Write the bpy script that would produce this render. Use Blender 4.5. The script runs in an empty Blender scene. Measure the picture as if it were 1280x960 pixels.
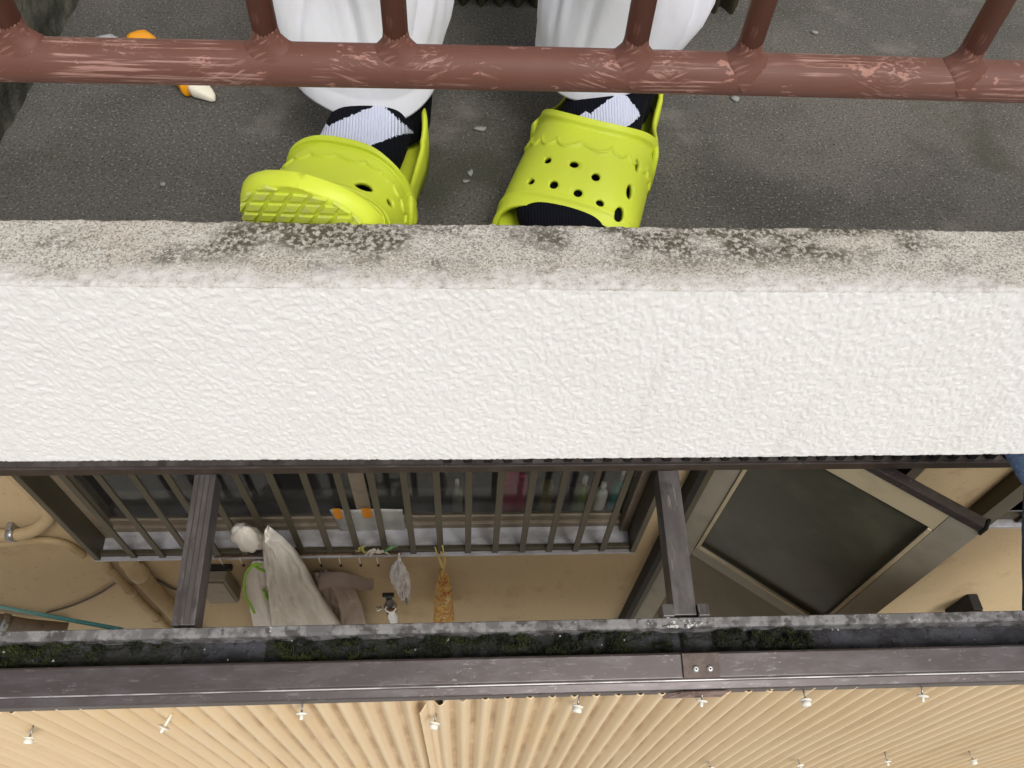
import bpy, math, random
import numpy as np
from mathutils import Vector, Matrix
R_ = random.Random(7)
rng = np.random.default_rng(11)
PI = math.pi
S = bpy.context.scene
COL = S.collection

# ---------------------------------------------------------------- camera
F = 961.0                                   # focal length for a 1280 px wide frame
CAM = np.array([0, 0, .47])
_n = np.array([-60, 685, F]); _n /= np.linalg.norm(_n)            # straight down, seen from the lens
_x = np.array([15220, -15, F]); _x -= _n * (_x @ _n); _x /= np.linalg.norm(_x)
_y = np.cross(-_n, _x)
RM = np.stack([_x, _y, -_n])
cd = bpy.data.cameras.new('camera'); cam = bpy.data.objects.new('camera', cd); COL.objects.link(cam)
cd.sensor_width = 36; cd.lens = F / 1280 * 36; cd.clip_start = .01; cd.clip_end = 500
flip = RM @ np.diag([1, -1, -1])
cam.matrix_world = Matrix([[*flip[0], CAM[0]], [*flip[1], CAM[1]], [*flip[2], CAM[2]], [0, 0, 0, 1]])
S.camera = cam

# ---------------------------------------------------------------- light
SUN_EL, SUN_AZ = 54, 158                    # degrees; overcast, brightest in front of the house
w = bpy.data.worlds.new("World"); S.world = w; w.use_nodes = True
nt = w.node_tree; bgn = nt.nodes['Background']
sky = nt.nodes.new('ShaderNodeTexSky'); sky.sky_type = 'NISHITA'; sky.sun_disc = False
sky.sun_elevation = math.radians(SUN_EL); sky.sun_rotation = math.radians(SUN_AZ)
sky.air_density = 1.0; sky.dust_density = 4.0; sky.ozone_density = 1.0
hs = nt.nodes.new('ShaderNodeHueSaturation'); hs.inputs['Saturation'].default_value = .38   # thin overcast
nt.links.new(sky.outputs[0], hs.inputs['Color']); nt.links.new(hs.outputs[0], bgn.inputs[0]); bgn.inputs[1].default_value = .115
sl = bpy.data.lights.new('sun', 'SUN'); sl.energy = 1.6; sl.angle = math.radians(22); sl.color = (1, .97, .925)
so = bpy.data.objects.new('sun', sl); COL.objects.link(so)
az, el = math.radians(SUN_AZ), math.radians(SUN_EL)
sd = Vector((math.sin(az) * math.cos(el), math.cos(az) * math.cos(el), math.sin(el)))
so.rotation_euler = sd.to_track_quat('Z', 'Y').to_euler()
S.view_settings.view_transform = 'Standard'; S.view_settings.look = 'None'
S.view_settings.exposure = 0.20; S.view_settings.gamma = 1
S.render.engine = 'CYCLES'; S.cycles.max_bounces = 8

# ---------------------------------------------------------------- helpers
def ray(x, y): return RM @ np.array([(x - 640) / F, (y - 480) / F, 1.])
def at(x, y, X=None, Y=None, Z=None):       # where a line of sight of the survey photograph meets a plane of the place
    d = ray(x, y)
    t = (Z - CAM[2]) / d[2] if Z is not None else (Y / d[1] if Y is not None else X / d[0])
    return CAM + d * t
def hit(x, y, p, n):
    d = ray(x, y); return CAM + d * (((np.array(p) - CAM) @ n) / (d @ n))

def srgb(r, g, b):
    f = lambda c: c / 255 / 12.92 if c / 255 <= .04045 else ((c / 255 + .055) / 1.055) ** 2.4
    return (f(r), f(g), f(b))

def mat(name, base, rough=.6, layers=(), bump=(), metal=0., spec=.5, trans=0., alpha=1., sheen=0., ior=1.45, sub=0.):
    """base colour, then layers (scale, stretch, lo, hi, colour, strength, detail) of noise; bump (scale, stretch, strength, dist)"""
    m = bpy.data.materials.new(name); m.use_nodes = True
    t = m.node_tree; N = t.nodes; L = t.links; p = N['Principled BSDF']
    p.inputs['Roughness'].default_value = rough; p.inputs['Metallic'].default_value = metal
    p.inputs['Specular IOR Level'].default_value = spec; p.inputs['Transmission Weight'].default_value = trans
    p.inputs['Alpha'].default_value = alpha; p.inputs['Sheen Weight'].default_value = sheen; p.inputs['IOR'].default_value = ior
    if sub: p.inputs['Subsurface Weight'].default_value = sub; p.inputs['Subsurface Radius'].default_value = (.01, .01, .004)
    tc = N.new('ShaderNodeTexCoord')
    def noise(sc, st, det, seed, kind='n'):
        rot = st[3] if len(st) == 4 else 0
        mp = N.new('ShaderNodeMapping'); mp.inputs['Scale'].default_value = st[:3]; mp.inputs['Location'].default_value = (seed * 1.37, seed * .71, seed * 2.1)
        if len(st) == 4:
            pre = N.new('ShaderNodeVectorRotate'); pre.rotation_type = 'Y_AXIS'; pre.inputs['Angle'].default_value = rot
            L.new(tc.outputs['Object'], pre.inputs[0]); L.new(pre.outputs[0], mp.inputs[0])
        else: L.new(tc.outputs['Object'], mp.inputs[0])
        n = N.new('ShaderNodeTexNoise'); n.inputs['Scale'].default_value = sc; n.inputs['Detail'].default_value = det
        n.inputs['Roughness'].default_value = .6
        L.new(mp.outputs[0], n.inputs[0]); return n.outputs[0]
    col = None
    for i, ly in enumerate(layers):
        sc, st, lo, hi, c, k = ly[:6]; det = ly[6] if len(ly) > 6 else 4
        f = noise(sc, st, det, i + 1)
        r = N.new('ShaderNodeMapRange'); r.inputs[1].default_value = lo; r.inputs[2].default_value = hi; r.inputs[4].default_value = k
        r.interpolation_type = 'SMOOTHSTEP'
        L.new(f, r.inputs[0]); fac = r.outputs[0]
        if len(ly) > 7:                     # a second noise masks the first
            sc2, st2, lo2, hi2 = ly[7]
            f2 = noise(sc2, st2, 3, i + 31)
            r2 = N.new('ShaderNodeMapRange'); r2.inputs[1].default_value = lo2; r2.inputs[2].default_value = hi2; L.new(f2, r2.inputs[0])
            r2.interpolation_type = 'SMOOTHSTEP'
            mu = N.new('ShaderNodeMath'); mu.operation = 'MULTIPLY'; L.new(fac, mu.inputs[0]); L.new(r2.outputs[0], mu.inputs[1]); fac = mu.outputs[0]
        mx = N.new('ShaderNodeMix'); mx.data_type = 'RGBA'
        if col is None: mx.inputs[6].default_value = (*base, 1)
        else: L.new(col, mx.inputs[6])
        mx.inputs[7].default_value = (*c, 1); L.new(fac, mx.inputs[0]); col = mx.outputs[2]
    if col is None: p.inputs['Base Color'].default_value = (*base, 1)
    else: L.new(col, p.inputs['Base Color'])
    nrm = None
    for i, (sc, st, k, dist) in enumerate(bump):
        b = N.new('ShaderNodeBump'); b.inputs['Strength'].default_value = k; b.inputs['Distance'].default_value = dist
        L.new(noise(sc, st, 4, 50 + i), b.inputs['Height'])
        if nrm: L.new(nrm, b.inputs['Normal'])
        nrm = b.outputs[0]
    if nrm: L.new(nrm, p.inputs['Normal'])
    m['p'] = 1
    return m
I3 = (1, 1, 1)

class MB:
    def __init__(s): s.v = []; s.f = []; s.sm = []
    def add(s, vs, fs, smooth=False):
        o = len(s.v); s.v += [tuple(map(float, v)) for v in vs]
        s.f += [tuple(int(i) + o for i in f) for f in fs]; s.sm += [smooth] * len(fs); return s
    def box(s, lo, hi, ax=None, org=(0, 0, 0)):
        lo, hi = np.minimum(lo, hi), np.maximum(lo, hi)
        vs = np.array([[(lo, hi)[i][0], (lo, hi)[j][1], (lo, hi)[k][2]] for i in (0, 1) for j in (0, 1) for k in (0, 1)], float)
        if ax is not None: vs = np.array(org) + vs @ np.array(ax, float)
        return s.add(vs, [(0, 1, 3, 2), (4, 6, 7, 5), (0, 4, 5, 1), (2, 3, 7, 6), (0, 2, 6, 4), (1, 5, 7, 3)])
    def tube(s, pts, rad, n=12, caps=True, squash=None):
        pts = [np.array(p, float) for p in pts]; m = len(pts)
        rad = [rad] * m if np.isscalar(rad) else rad
        T = [pts[min(i + 1, m - 1)] - pts[max(i - 1, 0)] for i in range(m)]; T = [t / np.linalg.norm(t) for t in T]
        up = np.array([0, 0, 1.]) if abs(T[0][2]) < .9 else np.array([0, 1., 0]); vs = []
        a = np.cross(up, T[0]); a /= np.linalg.norm(a)
        for i in range(m):
            a = a - T[i] * (a @ T[i]); a /= np.linalg.norm(a); b = np.cross(T[i], a)
            for k in range(n):
                q = 2 * PI * k / n
                vs.append(pts[i] + rad[i] * (a * math.cos(q) + b * math.sin(q) * (squash or 1)))
        fs = [(i * n + k, i * n + (k + 1) % n, (i + 1) * n + (k + 1) % n, (i + 1) * n + k) for i in range(m - 1) for k in range(n)]
        s.add(vs, fs, True)
        if caps:
            o = len(s.v) - m * n
            s.f += [tuple(o + k for k in range(n))[::-1], tuple(o + (m - 1) * n + k for k in range(n))]; s.sm += [False, False]
        return s
    def loft(s, rings, closed=True, caps=True, smooth=True):
        n = len(rings[0]); m = len(rings); vs = [p for r in rings for p in r]
        kk = n if closed else n - 1
        fs = [(i * n + k, i * n + (k + 1) % n, (i + 1) * n + (k + 1) % n, (i + 1) * n + k) for i in range(m - 1) for k in range(kk)]
        s.add(vs, fs, smooth)
        if caps and closed:
            o = len(s.v) - m * n
            s.f += [tuple(o + k for k in range(n))[::-1], tuple(o + (m - 1) * n + k for k in range(n))]; s.sm += [smooth, smooth]
        return s
    def lathe(s, prof, org, axis=(0, 0, 1), n=16):
        ax = np.array(axis, float); ax /= np.linalg.norm(ax)
        u = np.cross(ax, (0, 1, 0) if abs(ax[1]) < .9 else (1, 0, 0)); u /= np.linalg.norm(u); vv = np.cross(ax, u)
        return s.loft([[np.array(org) + ax * h + r * (u * math.cos(2 * PI * k / n) + vv * math.sin(2 * PI * k / n)) for k in range(n)] for r, h in prof])
    def build(s, name, m, parent=None, loc=None, bevel=0, seg=2, recalc=True):
        v = np.array(s.v, float)
        pl = np.array(parent['at']) if parent is not None else np.zeros(3)
        if loc is None:
            loc = pl if parent is not None else np.array([v[:, 0].mean(), v[:, 1].mean(), v[:, 2].min()])
        loc = np.array(loc, float)
        me = bpy.data.meshes.new(name)
        me.from_pydata((v - loc).tolist(), [], s.f); me.polygons.foreach_set('use_smooth', s.sm)
        if recalc:
            import bmesh
            b = bmesh.new(); b.from_mesh(me); bmesh.ops.recalc_face_normals(b, faces=b.faces); b.to_mesh(me); b.free()
        me.materials.append(m); me.update()
        o = bpy.data.objects.new(name, me); COL.objects.link(o)
        o['at'] = loc.tolist(); o.location = loc - pl
        if parent is not None: o.parent = parent
        if bevel:
            bm_ = o.modifiers.new('bevel', 'BEVEL'); bm_.width = bevel; bm_.segments = seg; bm_.limit_method = 'ANGLE'; bm_.angle_limit = .6
        return o

def empty(name, loc):
    o = bpy.data.objects.new(name, None); COL.objects.link(o); o.location = loc; o['at'] = [float(c) for c in loc]; o.empty_display_size = .02; return o
def tag(o, label=None, cat=None, group=None, kind=None):
    for k, v in (('label', label), ('category', cat), ('group', group), ('kind', kind)):
        if v: o[k] = v
    return o
def thing(name, loc, label, cat, group=None): return tag(empty(name, loc), label, cat, group)
def copy_at(o, world, parent=None):
    c = o.copy(); COL.objects.link(c); pl = np.array(parent['at']) if parent is not None else 0
    c.parent = parent; c.location = np.array(world) - pl; c['at'] = [float(q) for q in world]
    for ch in o.children:
        k = ch.copy(); COL.objects.link(k); k.parent = c
    return c

def vnoise(x, y, seed, period=512):         # smooth lattice noise, 0..1
    g = np.random.default_rng(seed).random((period, period))
    xi = np.floor(x).astype(int); yi = np.floor(y).astype(int); fx = x - xi; fy = y - yi
    fx = fx * fx * fx * (fx * (fx * 6 - 15) + 10); fy = fy * fy * fy * (fy * (fy * 6 - 15) + 10)
    a = g[xi % period, yi % period]; b = g[(xi + 1) % period, yi % period]; c = g[xi % period, (yi + 1) % period]; d = g[(xi + 1) % period, (yi + 1) % period]
    return (a * (1 - fx) + b * fx) * (1 - fy) + (c * (1 - fx) + d * fx) * fy
def sstep(a, b, x): t = np.clip((x - a) / (b - a), 0, 1); return t * t * (3 - 2 * t)

def sheet(name, P, m, parent=None, loc=None, smooth=True):   # P: (nu, nv, 3) grid of points
    nu, nv = P.shape[:2]; V = P.reshape(-1, 3)
    i = np.arange(nu - 1)[:, None] * nv + np.arange(nv - 1)[None]
    q = np.stack([i, i + nv, i + nv + 1, i + 1], -1).reshape(-1, 4)
    pl = np.array(parent['at']) if parent is not None else np.zeros(3)
    if loc is None: loc = pl if parent is not None else np.array([V[:, 0].mean(), V[:, 1].mean(), V[:, 2].min()])
    me = bpy.data.meshes.new(name); n = len(q)
    me.vertices.add(len(V)); me.vertices.foreach_set('co', (V - loc).ravel())
    me.loops.add(n * 4); me.loops.foreach_set('vertex_index', q.ravel().astype(np.int32))
    me.polygons.add(n); me.polygons.foreach_set('loop_start', np.arange(n, dtype=np.int32) * 4)
    me.update(calc_edges=True); me.polygons.foreach_set('use_smooth', np.full(n, smooth))
    me.materials.append(m); me.validate()
    o = bpy.data.objects.new(name, me); COL.objects.link(o); o['at'] = [float(c) for c in loc]; o.location = np.array(loc) - pl
    if parent is not None: o.parent = parent
    return o

# ---------------------------------------------------------------- materials
white_stucco = mat('white stucco paint', (.77, .762, .738), .55, [(14, I3, .45, .75, (.73, .72, .69), .5), (26, (1, 1, .12), .58, .75, (.60, .585, .55), .35, 5), (260, I3, .62, .8, (.62, .6, .57), .3)], [(520, (1, 1, .62), .6, .0011)])
curb_mat = mat('weathered concrete', (.47, .445, .395), .92, [
    (9, (1, 2, 1), .42, .62, (.43, .39, .33), .8),
    (560, I3, .49, .60, (.13, .115, .10), .75, 5), (260, I3, .55, .66, (.20, .175, .15), .5, 6), (60, (1, 2, 1), .58, .66, (.16, .13, .09), .6, 8),
    (14, (1, 1.8, 1), .54, .68, (.085, .08, .062), .8, 6, (230, I3, .36, .56)),
    (8, (1, 1.6, 1), .64, .72, (.10, .085, .03), .6, 5),
    (640, I3, .55, .64, (.66, .64, .60), .7, 4)],
    [(420, I3, .5, .0010), (60, I3, .25, .002)])
floor_mat = mat('grey concrete floor', (.090, .086, .078), .85, [
    (4, I3, .42, .62, (.125, .116, .100), .9, 5),
    (5, I3, .50, .70, (.042, .040, .036), .6, 6),
    (420, I3, .50, .66, (.012, .012, .011), .85, 6),
    (380, I3, .56, .68, (.27, .26, .235), .9, 6),
    (9, I3, .58, .70, (.18, .17, .15), .6, 9), (6, I3, .58, .70, (.045, .048, .026), .6, 6)],
    [(480, I3, .55, .0012), (30, I3, .3, .003)])
mossy_mat = mat('mossy concrete', (.13, .125, .10), .95, [(12, I3, .4, .65, (.012, .015, .008), .8, 5), (380, I3, .55, .72, (.12, .12, .09), .5, 2), (25, (1, 1, .4), .55, .75, (.10, .105, .08), .5)], [(160, I3, .7, .003)])
side_top = mat('pale weathered concrete', (.6, .58, .52), .9, [(40, I3, .5, .7, (.25, .24, .2), .6)], [(200, I3, .5, .002)])
rail_mat = mat('red brown railing paint', srgb(98, 60, 48), .62, [
    (7, I3, .42, .68, srgb(106, 72, 62), .7, 3),
    (420, (.07, 1.2, 1.2, .5), .52, .66, srgb(172, 134, 122), .6, 4, (14, I3, .52, .60)),
    (480, (.06, 1.2, 1.2, -.35), .52, .66, srgb(172, 134, 122), .6, 4, (17, (.8, 1, 1), .54, .61)),
    (420, (.05, 1.4, 1.4), .52, .65, srgb(172, 134, 122), .7, 4, (12, I3, .48, .57)),
    (130, (.5, 1, 1), .64, .67, srgb(172, 126, 112), .6, 4),
    (40, I3, .66, .75, srgb(90, 48, 40), .6)],
    [(200, (.3, 2, 2), .25, .0006), (40, I3, .25, .0012)])
bal_mat = mat('red brown baluster paint', srgb(100, 60, 47), .55, [(7, I3, .42, .68, srgb(108, 72, 62), .7, 3),
    (300, (1.0, 1.0, .12), .54, .62, srgb(170, 124, 108), .6, 4, (22, I3, .56, .64)), (60, I3, .64, .70, srgb(176, 132, 118), .6, 5)], [(60, I3, .2, .001)])
trouser_mat = mat('white cotton twill', (.73, .735, .80), .9, [(30, I3, .45, .7, (.66, .665, .72), .4)], [(900, (1, 1, .3), .25, .0004), (12, (1, 1, .35), .35, .012), (38, (1, 1, .6), .12, .004)], sheen=.3)
stitch_mat = mat('white seam', (.8, .8, .82), .9)
lime = mat('lime foam rubber', (.57, .66, .040), .5, [(60, I3, .5, .8, (.56, .62, .04), .4), (18, I3, .56, .72, (.50, .53, .06), .35, 6)], [(500, I3, .06, .0004)], sub=.12)
tread_mat = mat('scuffed lime tread', (.52, .60, .05), .7, [(110, I3, .42, .68, (.44, .45, .17), .7, 5)], [(500, I3, .3, .0006)])
alu = mat('brown anodised aluminium', srgb(78, 71, 70), .34, [
    (10, (1, 3, 3), .42, .66, srgb(92, 86, 87), .8, 5), (70, (.4, 2, 2), .58, .70, srgb(126, 121, 121), .4, 6), (130, (.12, 2, 2, .4), .60, .66, srgb(150, 146, 146), .45, 4, (9, I3, .5, .6)), (26, I3, .60, .72, srgb(60, 50, 48), .6, 5)],
    [(90, I3, .06, .0006)], metal=.4)
alu_dark = mat('dark bronze aluminium', srgb(66, 56, 48), .45, [(22, I3, .45, .7, srgb(84, 74, 64), .6, 4)], metal=.2)
alu_scuffed = mat('scuffed grey aluminium', srgb(84, 80, 80), .42, [
    (14, (1.6, .5, 1), .42, .64, srgb(108, 104, 104), .8, 4), (16, (2, .8, 1), .56, .70, srgb(56, 52, 52), .7, 5), (60, (3, .22, 1), .60, .70, srgb(160, 157, 156), .5, 4, (12, I3, .46, .6))], [(60, (2, .3, 1), .08, .0006)], metal=.35)
rim_mat = mat('dirty gutter rim', srgb(92, 90, 90), .6, [(30, I3, .42, .58, srgb(128, 127, 126), .9, 6), (46, (1, 1, 1), .50, .62, srgb(62, 58, 56), .9, 6), (120, I3, .66, .74, srgb(205, 200, 195), .8, 3)], [(150, I3, .4, .002)])
trough_mat = mat('silt in gutter', srgb(46, 45, 48), .9, [(24, (.6, 1, 1), .40, .6, srgb(72, 72, 78), .8, 6), (60, I3, .55, .7, srgb(24, 24, 24), .8, 5), (300, I3, .70, .78, srgb(190, 190, 190), .8, 2)], [(120, I3, .8, .004)])
moss_mat = mat('moss', (.020, .028, .010), .95, [(18, I3, .42, .62, (.065, .078, .018), .9, 4), (70, I3, .5, .66, (.010, .011, .008), .8)])
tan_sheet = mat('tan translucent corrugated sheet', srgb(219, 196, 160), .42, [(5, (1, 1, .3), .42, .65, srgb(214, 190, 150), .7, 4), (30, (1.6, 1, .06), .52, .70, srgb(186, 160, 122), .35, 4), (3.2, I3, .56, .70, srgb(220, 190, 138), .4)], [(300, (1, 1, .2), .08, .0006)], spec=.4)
# tint by vertex attribute, darker along the sheet troughs, broken up by noise
def attr_tint(m, attr='trough', col=srgb(160, 130, 94), sc=9, lo=.30, hi=.66, mn=.25):
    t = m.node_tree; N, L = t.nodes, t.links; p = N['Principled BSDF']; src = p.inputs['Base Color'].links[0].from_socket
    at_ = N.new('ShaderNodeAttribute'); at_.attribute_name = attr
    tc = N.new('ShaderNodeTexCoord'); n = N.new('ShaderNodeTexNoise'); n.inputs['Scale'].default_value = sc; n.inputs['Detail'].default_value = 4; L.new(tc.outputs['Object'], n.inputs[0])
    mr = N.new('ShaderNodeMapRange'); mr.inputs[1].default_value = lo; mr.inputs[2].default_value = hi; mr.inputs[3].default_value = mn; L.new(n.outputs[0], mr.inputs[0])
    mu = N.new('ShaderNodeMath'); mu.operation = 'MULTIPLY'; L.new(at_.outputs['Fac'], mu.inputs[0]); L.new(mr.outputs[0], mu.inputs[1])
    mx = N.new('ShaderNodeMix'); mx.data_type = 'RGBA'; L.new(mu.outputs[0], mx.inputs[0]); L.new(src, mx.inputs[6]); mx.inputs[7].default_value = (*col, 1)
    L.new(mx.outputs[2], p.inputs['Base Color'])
attr_tint(tan_sheet)
attr_tint(curb_mat, 'stain', (.075, .066, .046), 330, .40, .56, .1)
attr_tint(curb_mat, 'paint', (.60, .59, .57), 150, .30, .66, .2)
cream_plastic = mat('white plastic', (.78, .76, .68), .5, [(80, I3, .5, .7, (.66, .63, .5), .5)])
steel = mat('dull steel', (.38, .38, .37), .4, [(90, I3, .5, .7, (.16, .14, .13), .6)], metal=.8)
chrome = mat('chrome', (.75, .75, .76), .12, metal=1.)
wall_mat = mat('tan stucco wall', srgb(186, 165, 130), .9, [(2.2, I3, .4, .65, srgb(190, 168, 130), .7, 4), (7, (1, 1, .6), .54, .72, srgb(150, 126, 90), .45, 6), (60, I3, .60, .70, srgb(130, 108, 76), .4, 5), (320, I3, .58, .75, srgb(140, 114, 76), .45, 2)], [(240, I3, .5, .0025)])
frame_mat = mat('olive bronze window frame', srgb(78, 72, 56), .5, [(14, (1, 1, .3), .45, .7, srgb(96, 88, 70), .7)], metal=.15)
sill_mat = mat('dusty aluminium sill', srgb(186, 186, 192), .45, [(12, (1, 2, 2), .42, .64, srgb(150, 146, 142), .8, 5), (60, I3, .64, .76, srgb(100, 92, 84), .6)], metal=.2)
sash_mat = mat('tan grey sash', srgb(134, 122, 104), .5, [(20, I3, .5, .7, srgb(112, 100, 84), .6)], metal=.1)
glass_mat = mat('dusty window glass', (.62, .63, .62), .07, trans=.98, ior=1.2, spec=.12)
door_glass = mat('patterned door glass', (.060, .062, .044), .30, [(4, I3, .4, .65, (.11, .11, .078), .7)], [(160, (1, 1, .6), .35, .002)], spec=.4)
door_mat = mat('beige grey door aluminium', srgb(158, 152, 136), .5, [(10, I3, .45, .7, srgb(142, 136, 120), .7)], metal=.1)
door_cream = mat('cream door rail', srgb(196, 182, 150), .5, [(12, (.4, 1, 1), .42, .66, srgb(176, 162, 132), .7, 5)], metal=.1)
door_panel_mat = mat('olive beige door panel', srgb(122, 112, 88), .6, [(6, I3, .4, .7, srgb(108, 98, 76), .6)])
black_mat = mat('black rubber', (.012, .011, .010), .7)
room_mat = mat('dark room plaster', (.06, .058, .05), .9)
ground_mat = mat('yard concrete', (.45, .43, .39), .9, [(3, I3, .4, .65, (.36, .345, .31), .7)], [(120, I3, .4, .003)])
upper_wall_mat = mat('cream upper wall', (.62, .58, .5), .85, [], [(260, I3, .6, .002)])

# argyle sock: navy knit with large pale diamonds
def sock_material(name, diamonds):
    m = bpy.data.materials.new(name); m.use_nodes = True; t = m.node_tree; N, L = t.nodes, t.links; p = N['Principled BSDF']
    p.inputs['Roughness'].default_value = .95; p.inputs['Specular IOR Level'].default_value = .15
    tc = N.new('ShaderNodeTexCoord'); sep = N.new('ShaderNodeSeparateXYZ'); L.new(tc.outputs['Object'], sep.inputs[0])
    wav = N.new('ShaderNodeTexNoise'); wav.inputs['Scale'].default_value = 420; L.new(tc.outputs['Object'], wav.inputs[0])
    def mth(op, a, b):
        n = N.new('ShaderNodeMath'); n.operation = op
        for i, q in enumerate((a, b)):
            if q is None: continue
            if isinstance(q, (int, float)): n.inputs[i].default_value = q
            else: L.new(q, n.inputs[i])
        return n.outputs[0]
    tot = None
    up = mth('ADD', mth('MULTIPLY', sep.outputs[1], .64), mth('MULTIPLY', sep.outputs[2], .77))   # up the slope of the instep
    for (cx, cy, cz), hx, hz, sh in diamonds:     # |x - sh*up|/hx + |up|/hz < 1, ragged at the stitches
        zz = mth('SUBTRACT', up, .64 * cy + .77 * cz); xx = mth('ADD', mth('SUBTRACT', sep.outputs[0], cx), mth('MULTIPLY', zz, sh))
        d = mth('ADD', mth('DIVIDE', mth('ABSOLUTE', xx, None), hx), mth('DIVIDE', mth('ABSOLUTE', zz, None), hz))
        d = mth('ADD', d, mth('MULTIPLY', mth('SUBTRACT', wav.outputs[0], .5), .3))
        k = mth('MULTIPLY', mth('LESS_THAN', d, 1.), mth('LESS_THAN', mth('ABSOLUTE', mth('SUBTRACT', sep.outputs[1], cy), None), .05))
        tot = k if tot is None else mth('MAXIMUM', tot, k)
    mx = N.new('ShaderNodeMix'); mx.data_type = 'RGBA'; L.new(tot, mx.inputs[0])
    mx.inputs[6].default_value = (.0035, .004, .008, 1); mx.inputs[7].default_value = (.56, .59, .72, 1); L.new(mx.outputs[2], p.inputs['Base Color'])
    wv = N.new('ShaderNodeTexWave'); wv.bands_direction = 'X'; wv.inputs['Scale'].default_value = 130; wv.inputs['Distortion'].default_value = 1.5; wv.inputs['Detail Scale'].default_value = 4
    L.new(tc.outputs['Object'], wv.inputs[0])
    b = N.new('ShaderNodeBump'); b.inputs['Strength'].default_value = .6; b.inputs['Distance'].default_value = .0015; L.new(wv.outputs[1], b.inputs['Height']); L.new(b.outputs[0], p.inputs['Normal'])
    return m

# ================================================================ BALCONY
YI, YO, ZT, ZB = .416, .353, .085, -.147    # inner and outer edge, top and underside of the balcony edge
X0, X1 = -.95, 1.25
n = 2
floor = sheet('balcony_floor', np.stack(np.meshgrid(np.linspace(X0, X1, 60), np.linspace(YI - .01, 1.34, 40), indexing='ij') + [np.zeros((60, 40))], -1), floor_mat)
tag(floor, kind='structure')

ledge = thing('balcony_ledge', (0, YO, ZB), 'white stuccoed balcony edge with weathered grey concrete coping along its top', 'ledge')
# stucco face as real relief: blobs of sprayed render, rounded off at the top and bottom arris
nu, nv = 2000, 210
xs = np.linspace(X0, X1, nu); zs = np.linspace(ZB - .003, ZT - .001, nv)
Xg, Zg = np.meshgrid(xs, zs, indexing='ij')
wx = Xg + .0035 * (vnoise(Xg / .008, Zg / .008, 5) - .5); wz = Zg + .0035 * (vnoise(Xg / .008, Zg / .008, 6) - .5)
h = sstep(.40, .62, vnoise(wx / .0025 + wz / .02, wz / .0042 - wx / .03, 1)) * .6 + vnoise(wx / .0017, wz / .0029, 2) * .35 + vnoise(wx / .006, wz / .006, 3) * .12
h *= .00085
top = sstep(ZT - .0035, ZT, Zg); bot = 1 - sstep(ZB, ZB + .005, Zg)
Yg = YO - h + .004 * bot ** 2 + .003 * (vnoise(Xg / .2, Zg / .2, 9) - .5)
sheet('stucco_face', np.stack([Xg, Yg, Zg], -1), white_stucco, ledge)
# coping: rough top and the drop to the floor
nv = 64; t = np.linspace(0, 1, nv)
prof_y = np.concatenate([np.linspace(YO + .0004, YI - .003, 46), YI - .003 + .003 * np.sin(np.linspace(0, PI / 2, 6)), np.full(12, YI)])
prof_z = np.concatenate([np.full(46, ZT), ZT - .003 + .003 * np.cos(np.linspace(0, PI / 2, 6)), np.linspace(ZT - .006, -.004, 12)])
xs = np.linspace(X0, X1, 1300); Xg = np.repeat(xs[:, None], nv, 1); Yg = np.repeat(prof_y[None], 1300, 0); Zg = np.repeat(prof_z[None], 1300, 0)
g1 = vnoise(Xg / .0035, (Yg + Zg) / .0035, 21) - .5; g2 = vnoise(Xg / .016, (Yg + Zg) / .012, 22) - .5; g3 = vnoise(Xg / .09, (Yg - Zg) / .05, 23) - .5
Zg = Zg + g1 * .0008 + g2 * .0006 + g3 * .0007
inner = sstep(YI - .012, YI, Yg); Yg = Yg + inner * ((vnoise(Xg / .02, Xg * 0, 24) - .5) * .0014 + g1 * .0012)
Zg[:, 0] -= .0035; Zg[:, 1] -= .0012
cop = sheet('coping', np.stack([Xg, Yg, Zg], -1), curb_mat, ledge)
blot = sstep(.50, .72, vnoise(Xg / .075 + 3, Yg / .05, 25) * .6 + vnoise(Xg / .022, Yg / .016, 26) * .4) * sstep(YO + .010, YO + .040, Yg)
cop.data.attributes.new('paint', 'FLOAT', 'POINT').data.foreach_set('value', (1 - sstep(YO + .002, YO + .022, Yg + .012 * (vnoise(Xg / .03, Xg * 0, 27) - .5))).ravel().astype(np.float32))
cop.data.attributes.new('stain', 'FLOAT', 'POINT').data.foreach_set('value', blot.ravel().astype(np.float32))
MB().box((X0, YO + .006, ZB + .004), (X1, 1.34, -.004)).build('slab', upper_wall_mat, ledge)

side = thing('side_upstand', (-.47, .75, 0), 'dark mossy concrete upstand with pale top at the left end of the balcony floor', 'upstand')
nx, ny = 30, 240
pt = np.concatenate([np.linspace(0, 1, 18), np.linspace(1, 2, 14)[1:]]); nx = len(pt)
ys = np.linspace(YI + .001, 1.33, ny); Pg = np.repeat(pt[:, None], ny, 1); Yg = np.repeat(ys[None], nx, 0)
Xg = np.where(Pg < 1, -.424 - .004 * Pg, -.428 - .1 * (Pg - 1)); Zg = np.where(Pg < 1, -.004 + .066 * Pg, .062)
q = vnoise(Yg / .012, Pg / .15, 31) - .5
Xg = Xg + q * .004; Zg = Zg + q * .002
sheet('upstand_face', np.stack([Xg[:18], Yg[:18], Zg[:18]], -1), mossy_mat, side)
sheet('upstand_top', np.stack([Xg[17:], Yg[17:], Zg[17:]], -1), side_top, side)

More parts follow.
